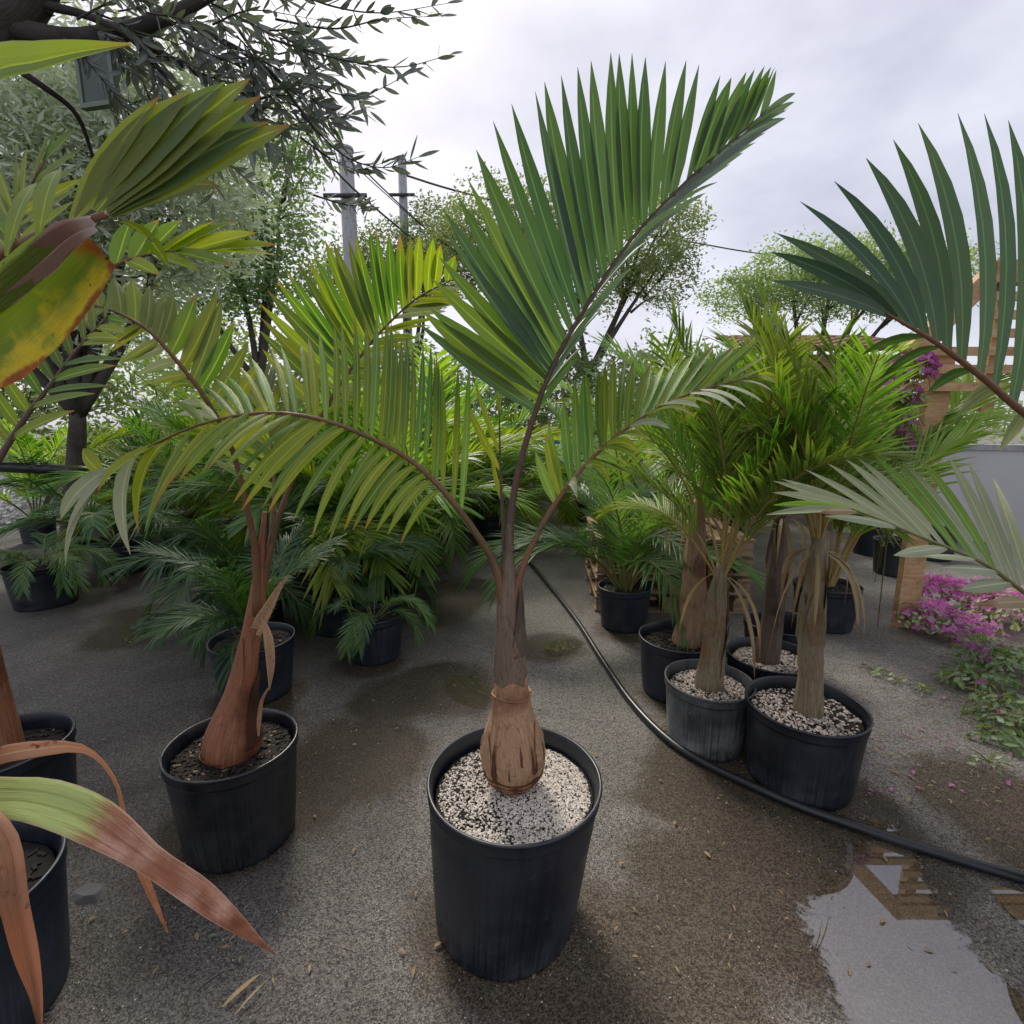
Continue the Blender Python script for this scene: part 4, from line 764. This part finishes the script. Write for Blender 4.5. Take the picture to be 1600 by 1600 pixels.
for i in range(44):
    x, y = rt.uniform(120, 480), rt.uniform(-40, 190); a = rt.uniform(-.6, 1.3); l = rt.uniform(90, 170); Y = rt.uniform(1.75, 2.15)
    olive_twig(olive, [PY(x, y, Y), PY(x+l*.4*math.cos(a), y+l*.4*math.sin(a), Y+rt.uniform(-.05, .05)), PY(x+l*math.cos(a+.3), y+l*math.sin(a+.3), Y+rt.uniform(-.1, .1))], .003, 11, 300+i)
# green plate hung from the limb
hp = thing('hanging_plate', 'dark green plastic plate with a paler rim hung on the olive limb', 'sign', PY(152, 155, 1.84))
b = MB(); p = PY(152, 120, 1.84); box(b, p, (.118, .012, .15), R(-12)); build(b, 'panel', M['plate'], hp, smooth=False)
for (dx, dz, sx, sz) in ((.063, 0, .014, .172), (-.063, 0, .014, .172), (0, -.08, .112, .014), (0, .08, .112, .014)):
    b = MB(); box(b, p+Matrix.Rotation(R(-12), 3, 'Z')@V((dx, 0, dz)), (sx, .02, sz), R(-12)); build(b, 'rim', M['plate_edge'], hp, smooth=False)
b = MB(); tube(b, [p+V((0, 0, .08)), PY(152, 60, 1.85)], .0025, 5); build(b, 'hook', M['cable'], hp)

def tree(name, label, base, trunkr, blobs, nleaf, lsz, lmat, bmat='bark_far', seed=0, fork=.45, group=None, clumpn=26, asp=.42, lsp=None):
    base = V(base); root = thing(name, label, 'tree', base, group); rnd = random.Random(seed)
    top = sum((V(c) for c, r in blobs), V((0, 0, 0)))/len(blobs); fk = base.lerp(V((top.x, top.y, top.z)), fork); fk.x += rnd.uniform(-.1, .1)
    b = MB(); tube(b, curve([base-V((0, 0, .05)), base.lerp(fk, .5)+V((rnd.uniform(-.1, .1), 0, 0)), fk], 10), [trunkr*(1-.045*i) for i in range(11)], 10, wob=.1, seed=seed)
    tr = build(b, 'trunk', M[bmat], root)
    for c, r in blobs:
        c = V(c); b = MB(); mid = fk.lerp(c, .5)+V((rnd.uniform(-.15, .15), rnd.uniform(-.15, .15), .1)); tube(b, curve([fk-V((0, 0, .03)), mid, c+V((0, 0, max(r)*.4))], 8), [trunkr*.5*(1-.1*i) for i in range(9)], 6)
        for q in range(5):
            e = c+V((rnd.uniform(-1, 1)*r[0], rnd.uniform(-1, 1)*r[1], rnd.uniform(-.6, .9)*r[2]))*.8; s = mid.lerp(c, rnd.random()); tube(b, curve([s, s.lerp(e, .5)+V((0, 0, .05)), e], 5), [trunkr*.18*(1-.15*i) for i in range(6)], 4)
        build(b, 'limb', M[bmat], root)
    b = MB(); tot = sum(r[0]*r[1]*r[2] for c, r in blobs)
    for c, r in blobs:
        c = V(c); k = int(nleaf*(r[0]*r[1]*r[2])/tot/clumpn)
        for q in range(k):
            d = V((rnd.gauss(0, 1), rnd.gauss(0, 1), rnd.gauss(0, 1))).normalized()*rnd.uniform(.25, 1.05)**.6
            cc = c+V((d.x*r[0], d.y*r[1], d.z*r[2])); sp = lsp or max(r)*.16
            for w in range(clumpn):
                p = cc+V((rnd.gauss(0, sp), rnd.gauss(0, sp), rnd.gauss(0, sp*.7))); dd = V((rnd.gauss(0, 1), rnd.gauss(0, 1), rnd.gauss(0, .7))).normalized(); s = perp(dd)
                s = Matrix.Rotation(rnd.random()*6.28, 3, dd)@s; l = lsz*rnd.uniform(.6, 1.3); h = l*asp*.5; u = .4
                i0 = b.vert(p, (0, .5)); i1 = b.vert(p+dd*l*.5+s*h, (u, 1)); i2 = b.vert(p+dd*l, (.8, .5)); i3 = b.vert(p+dd*l*.5-s*h, (u, 0)); b.face(i0, i1, i2, i3)
    kind(build(b, 'crown', M[lmat], root, smooth=False), 'stuff'); return root
def BL(px, py, Y, rx, ry, rz): return (PY(px, py, Y), (rx, ry, rz))
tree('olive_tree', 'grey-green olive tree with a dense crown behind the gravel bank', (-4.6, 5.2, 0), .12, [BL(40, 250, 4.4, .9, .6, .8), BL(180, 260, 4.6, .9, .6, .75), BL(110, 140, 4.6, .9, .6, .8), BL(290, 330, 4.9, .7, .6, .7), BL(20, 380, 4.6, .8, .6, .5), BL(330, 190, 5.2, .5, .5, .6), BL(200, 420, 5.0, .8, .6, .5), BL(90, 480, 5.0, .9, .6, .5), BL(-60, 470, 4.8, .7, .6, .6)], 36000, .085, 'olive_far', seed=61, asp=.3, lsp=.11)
tree('leafy_tree', 'light green feathery tree beside the concrete poles', (-4.2, 8.6, 0), .12, [BL(410, 300, 8.5, .8, .7, 1.0), BL(440, 400, 8.6, .9, .7, .9), BL(360, 400, 8.4, .9, .7, 1.0), BL(470, 230, 8.8, .5, .5, .6), BL(300, 450, 8.2, 1.0, .6, .8)], 14000, .09, 'tree_leaf_b', seed=63, lsp=.13)
tree('leafy_tree', 'large spreading tree rising behind the tall palm frond', (2.0, 13.5, 0), .2, [BL(800, 370, 13, 1.8, 1.5, 1.3), BL(900, 400, 13.5, 1.7, 1.4, 1.6), BL(1010, 380, 13.5, 1.3, 1.2, 1.3), BL(1050, 340, 13.8, .8, .8, .6), BL(1030, 440, 13.2, 1.0, 1.0, .8), BL(720, 400, 13, 1.2, 1.0, .9)], 34000, .10, 'tree_leaf', seed=64, lsp=.15)
tree('leafy_tree', 'pale tree far behind the second pole', (-2.6, 15, 0), .16, [BL(610, 400, 15, 1.3, 1, .9), BL(680, 370, 15.5, 1.1, 1, 1.0), BL(550, 440, 15, 1.2, 1, .8), BL(660, 440, 15, 1.4, 1, .8)], 20000, .10, 'tree_leaf', seed=65, lsp=.15)
tree('leafy_tree', 'hazy tree behind the timber frame roof line', (7.4, 13, 0), .16, [BL(1230, 430, 12.5, 1.2, 1, .8), BL(1300, 440, 12, 1.0, 1, .9), BL(1160, 465, 13, 1.0, 1, .6), BL(1370, 430, 12, 1.1, 1, .9), BL(1450, 440, 11.5, 1.1, 1, .8)], 24000, .09, 'tree_leaf_b', seed=66, lsp=.12)
def shrub(label, x, y, w, h, mat, seed, n=5200, ls=.14, name='shrub', group=None):
    tree(name, label, (x, y, 0), .05, [((x-.3*w, y, h*.5), (w*.45, w*.4, h*.5)), ((x+.3*w, y, h*.45), (w*.45, w*.4, h*.5)), ((x, y, h*.65), (w*.4, w*.4, h*.4))], n, ls, mat, seed=seed, fork=.3, lsp=.14, group=group)
for i, (x, y, w, h, m) in enumerate([(-8.8, 9.0, 2.6, 3.4, 'tree_leaf'), (-6.6, 9.6, 2.6, 3.4, 'tree_leaf_b'), (-4.4, 10.5, 2.6, 3.3, 'tree_leaf'), (-2.4, 11, 2.6, 3.1, 'tree_leaf_b'), (-.5, 12, 2.4, 2.9, 'tree_leaf_b'), (1.2, 11.5, 2.4, 3.0, 'tree_leaf'), (3.2, 11, 2.6, 3.1, 'tree_leaf_b'), (5.4, 10.5, 2.6, 2.2, 'tree_leaf'), (7.8, 10, 2.8, 2.4, 'tree_leaf_b')]):
    shrub('rounded green shrub in the hedge row closing the far end of the yard', x, y, w, h, m, 400+i, group='hedge shrubs at the far end of the yard')

# ------------------------------------------------------------------ poles and cables
def pole(px, py, Y, r, label):
    t = PY(px, py, Y); root = thing('utility_pole', label, 'pole', (t.x, Y, 0)); b = MB()
    tube(b, [(t.x, Y, -.1), (t.x, Y, t.z*.5), (t.x, Y, t.z)], [r*1.25, r*1.12, r], 14); build(b, 'shaft', M['concrete'], root)
    b = MB(); tube(b, [(t.x, Y, t.z+.002), (t.x, Y, t.z+.06)], [r*1.12, r*1.05], 14); build(b, 'cap', M['concrete'], root)
    b = MB(); tube(b, [(t.x-r*3, Y-r*1.3, t.z-.9), (t.x+r*3, Y-r*1.3, t.z-.9)], .045, 8); build(b, 'crossbar', M['cable'], root)
    return t
pole(540, 236, 11.5, .145, 'thick grey concrete utility pole behind the olive twigs')
pole(628, 252, 15.5, .115, 'thin grey utility pole farther off between the trees')
def cable(pts, r, label, m='cable'):
    b = MB(); tube(b, curve([PY(*p) for p in pts], 30), r, 6); tag(build(b, 'overhead_cable', M[m], None), label, 'cable')
cable([(300, -60, 5), (430, 130, 7), (520, 262, 9.5), (610, 345, 12), (705, 420, 16), (740, 447, 18)], .020, 'thick black overhead cable slanting down past the thick pole')
cable([(330, -60, 5), (455, 130, 7), (545, 240, 9.5), (625, 320, 12), (712, 400, 16), (750, 440, 18)], .014, 'overhead cable running just above the thick cable')
cable([(470, 170, 8), (545, 250, 10), (650, 345, 13), (730, 412, 17)], .010, 'slack thin overhead cable between the two poles')
cable([(628, 272, 15.4), (720, 300, 17), (900, 345, 20), (1090, 380, 23), (1200, 398, 25), (1420, 425, 28)], .028, 'long thin wire crossing the open sky behind the tall frond')

# ------------------------------------------------------------------ timber frame, wall, bougainvillea on the right
YF = 3.1; hz = 2.14
fr = thing('timber_frame', 'open timber frame with horizontal slats, wide post and sloping brace', 'timber frame', (2.9, YF, 0))
def bx(nm, c, sz, rz=0, ax=None):
    b = MB(); box(b, c, sz, rz, ax=ax); build(b, nm, M['timber'], fr, smooth=False)
bx('post', (2.53, YF+.03, .86), (.135, .045, 1.72)); bx('stud', (2.83, YF+.04, 1.72), (.075, .06, .72)); bx('post', (4.08, YF+.04, 1.04), (.10, .07, 2.08))
bx('top_beam', (3.49, YF+.03, hz), (1.50, .09, .12))
for i in range(6): bx('slat', (3.24 if i > 2 else 3.44, YF-.03, 2.0-.10*i), (1.86 if i > 2 else 1.46, .022, .048))
b = MB(); beam(b, (2.77, YF+.02, hz+.02), (2.32, YF+.02, 1.68), .06, .10); build(b, 'brace', M['timber'], fr, smooth=False)
sh = thing('shed', 'small shed with brown tiled roof between the palms and the far tree', 'shed', (4.3, 7.6, 0))
b = MB(); box(b, (4.3, 7.7, 1.09), (1.9, 1.3, 2.18)); build(b, 'wall', M['pallet'], sh, smooth=False)
for j in range(7):
    for i in range(11):
        b = MB(); y = 6.9+.2*j; z = 2.24+.05*j; tube(b, [(3.26+.21*i, y, z), (3.26+.21*i, y+.25, z+.055)], [.105, .095], 8, squash=.45); build(b, 'roof_tile', M['tile'], sh)
wall = thing('white_wall', 'low pale rendered wall behind the timber post', 'wall', (5.2, 5.6, 0))
b = MB(); beam(b, (3.9, 6.1, .5), (7.5, 4.6, .5), .16, 1.0); build(b, 'wall', M['white_wall'], wall, smooth=False)
b = MB(); beam(b, (3.88, 6.12, 1.03), (7.52, 4.6, 1.03), .22, .058); build(b, 'coping', M['concrete'], wall, smooth=False)
for i, (px, py, r, h) in enumerate([(1378, 872, .17, .28), (1418, 905, .17, .30), (1480, 880, .18, .30)]):
    g = G(px, py); c = V((g.x, g.y+r, 0)); e = thing('empty_pot', ('black pot left of the wide timber post', 'upright black pot leaning close to the wide timber post', 'black pot between the timber post and the pale wall')[i].replace('left of', 'standing behind'), 'plant pot', c)
    make_pot(e, c, r, r*.86, h, M['pot_blue'], .12, 'soil', 60+i, npeb=0)
def bougain(name, label, pts, n, seed, ls=.035, fl=.25, flz=.5):
    rnd = random.Random(seed); c = V((sum(p[0] for p in pts)/len(pts), sum(p[1] for p in pts)/len(pts), 0)); root = thing(name, label, 'plant', c)
    lb, fb, sb = MB(), MB(), MB()
    for (x, y, z, rx, ry, rz, f) in pts:
        for i in range(7):
            a = rnd.random()*6.28; e = (x+rx*math.cos(a)*1.05, y+ry*math.sin(a)*1.05, max(.012, z+rz*rnd.uniform(-.5, .8))); tube(sb, curve([(x, y, max(.01, z-rz)), ((x+e[0])/2, (y+e[1])/2, z+rz*.7), e], 6), .0025, 4)
        for i in range(int(n*rx*ry/.06)):
            d = V((rnd.gauss(0, 1), rnd.gauss(0, 1), abs(rnd.gauss(0, 1)))).normalized()*rnd.uniform(.5, 1.0)
            p = V((x+d.x*rx, y+d.y*ry, max(.01, z+d.z*rz))); isf = rnd.random() < f*(1 if d.z > .3 else .4)
            nr = (d+V((rnd.gauss(0, .5), rnd.gauss(0, .5), rnd.gauss(0, .4)+.4))).normalized(); t = perp(nr); t = Matrix.Rotation(rnd.random()*6.28, 3, nr)@t
            if isf:
                for k in range(3):
                    tt = Matrix.Rotation(k*2.094, 3, nr)@t; blade(fb, p, p+tt*ls*.75+nr*ls*.35, nr, ls*.6, seg=3, shape=1, fold=.2)
            else: blade(lb, p, p+t*ls*rnd.uniform(.7, 1.3), nr, ls*.62, seg=3, shape=1, fold=.2)
    build(sb, 'stems', M['petiole_green'], root); kind(build(lb, 'leaves', M['ground_leaf'], root), 'stuff'); kind(build(fb, 'flowers', M['flower'], root), 'stuff'); return root
def gp(px, py, z, rx, ry, rz, f): g = G(px, py); return (g.x, g.y, z, rx, ry, rz, f)
bougain('bougainvillea', 'magenta bougainvillea sprawling on the asphalt below the timber post', [gp(1450, 990, .06, .20, .16, .15, .65), gp(1470, 950, .08, .22, .22, .16, .75), gp(1530, 960, .08, .25, .25, .17, .6), gp(1445, 965, .04, .16, .16, .09, .55), gp(1500, 1000, .05, .22, .2, .13, .4), gp(1590, 985, .08, .3, .3, .2, .35)], 330, 71)
bougain('trailing_plant', 'green trailing plant with small leaves spilling over the asphalt at the yard edge', [gp(1550, 1050, .04, .22, .2, .13, .10), gp(1600, 1080, .06, .25, .22, .15, .04), gp(1520, 1075, .02, .17, .15, .07, .03), gp(1580, 1130, .03, .2, .15, .09, .06), gp(1640, 1160, .04, .25, .2, .12, .05), gp(1560, 1160, .01, .10, .10, .04, .0)], 330, 72)
bougain('bougainvillea', 'violet bougainvillea climbing beside the wide post of the timber frame', [(2.34, 3.08, 1.56, .13, .10, .15, .7), (2.30, 3.10, 1.40, .14, .10, .16, .4), (2.32, 3.10, 1.1, .12, .10, .3, .3), (2.34, 3.10, .55, .05, .05, .55, .1)], 800, 73, .04)
bougain('weeds', 'small weeds sprouting from the asphalt between pot and trailing plant', [gp(1365, 1050, .01, .07, .06, .02, 0), gp(1400, 1065, .01, .06, .05, .02, 0), gp(1440, 1080, .01, .05, .05, .02, 0), gp(1545, 1195, .01, .08, .06, .03, 0)], 200, 74, .022)

b = MB(); rp = random.Random(8)
for i in range(90):
    q = G(rp.uniform(1330, 1600), rp.uniform(930, 1250)); a = rp.random()*6.28; p = V((q.x, q.y, .006)); l = rp.uniform(.010, .022)
    blade(b, p, p+V((math.cos(a), math.sin(a), .15))*l, V((0, 0, 1)), l*.7, V((0, 0, .003)), seg=3, shape=1)
kind(tag(build(b, 'fallen_petals', M['flower'], None), 'fallen magenta petals strewn on the asphalt beside the flowers', 'petals'), 'stuff')
# ------------------------------------------------------------------ hose, debris
b = MB(); hs = [(792, 838), (850, 905), (898, 965), (940, 1030), (985, 1095), (1040, 1152), (1100, 1192), (1180, 1230), (1255, 1262), (1335, 1290), (1420, 1319), (1510, 1347), (1600, 1373), (1720, 1408)]
tube(b, curve([G(px, py, .017) for px, py in hs], 110), .0155, 12); tag(build(b, 'water_hose', M['hose'], None), 'black irrigation hose curving across the asphalt in front of the pots', 'hose')
b = MB(); tube(b, curve([(-6.5, 4.9, .95), (-4.6, 5.35, .80), (-3.6, 5.6, .72), (-2.6, 5.9, .7)], 30), .055, 12)
pp_ = thing('drain_pipe', 'thick black pipe lying on brackets along the gravel bank', 'pipe', (-4.6, 5.35, 0)); build(b, 'pipe', M['hose'], pp_)
for x, y, z in ((-5.6, 5.12, .86), (-4.6, 5.35, .78), (-3.4, 5.66, .7)):
    b = MB(); tube(b, [(x, y, 0), (x, y, z)], .03, 8); build(b, 'bracket', M['hose'], pp_)
g = G(858, 640, 1.35) if False else V((.75, 9.8, 0))
dr = thing('plastic_drum', 'small blue plastic drum deep in the greenery', 'drum', g); b = MB(); lathe(b, [(.001, 0), (.26, .0), (.28, .03), (.28, .4), (.29, .42), (.28, .45), (.28, .85), (.25, .9), (.001, .9)], g, 28); build(b, 'barrel', M['blue'], dr)
b = MB(); lathe(b, [(.001, .901), (.06, .901), (.06, .94), (.001, .94)], g+V((.1, 0, 0)), 14); build(b, 'cap', M['blue'], dr)
g = G(140, 1397); rk = MB(); rnd = random.Random(4); n = 9; top = []; bot = []
for i in range(n):
    a = i*6.283/n; r = (.034+.012*rnd.random()); p = V((g.x+r*1.25*math.cos(a), g.y+r*.85*math.sin(a), 0)); bot.append(rk.vert(p)); top.append(rk.vert((g.x+(p.x-g.x)*.7, g.y+(p.y-g.y)*.7, .010+.008*rnd.random())))
for i in range(n): rk.face(bot[i], bot[(i+1) % n], top[(i+1) % n], top[i])
rk.face(*top); tag(build(rk, 'flat_stone', M['rock'], None, smooth=False), 'flat pale grey stone lying on the asphalt below the rust-brown leaf', 'stone')
def straw(name, label, px, l, w, az, mat='straw', cat_='dry leaf'):
    g = G(*px, .006); d = V((math.cos(az), math.sin(az), 0)); b = MB(); blade(b, g-d*l/2, g+d*l/2+V((0, 0, .004)), V((0, 0, 1)), w, V((0, 0, .008)), seg=6, shape=1, fold=.3); tag(build(b, name, M[mat], None), label, cat_)
straw('dry_leaf', 'broad straw-coloured dry leaf shred below the rust-brown hanging leaf', (378, 1548), .085, .012, R(52))
straw('dry_leaf', 'narrow straw-coloured shred crossing beside the broad dry shred', (392, 1560), .07, .005, R(60))
straw('dry_leaf', 'thin reddish shred lying apart from the straw shreds', (330, 1535), .07, .004, R(45), 'chip')
straw('fallen_leaf', 'tiny pale green leaf on the asphalt near the rusty leaf tip', (332, 1464), .022, .009, R(5), 'ground_leaf', 'leaf')
straw('dry_leaf', 'yellowish dry leaf beside the pot at the yard edge', (85, 1130), .09, .010, R(40))
b = MB()
for i in range(900):
    Y = 1.0+4.5*rs.random()**1.4; x = rs.uniform(-1.1, 1.15)*Y; a = rs.random()*6.28; l = rs.uniform(.006, .024); d = V((math.cos(a), math.sin(a), 0))
    if i % 3 == 0: q = G(rs.uniform(1330, 1600), rs.uniform(960, 1260)); x, Y = q.x, q.y
    p = V((x, Y, .006)); blade(b, p, p+d*l+V((0, 0, .002)), V((0, 0, 1)), l*rs.uniform(.15, .5), V((0, 0, .004)), seg=3, shape=1)
kind(tag(build(b, 'leaf_litter', M['leaf_dry'], None), 'scattered dry leaf litter on the asphalt', 'leaf litter'), 'stuff')
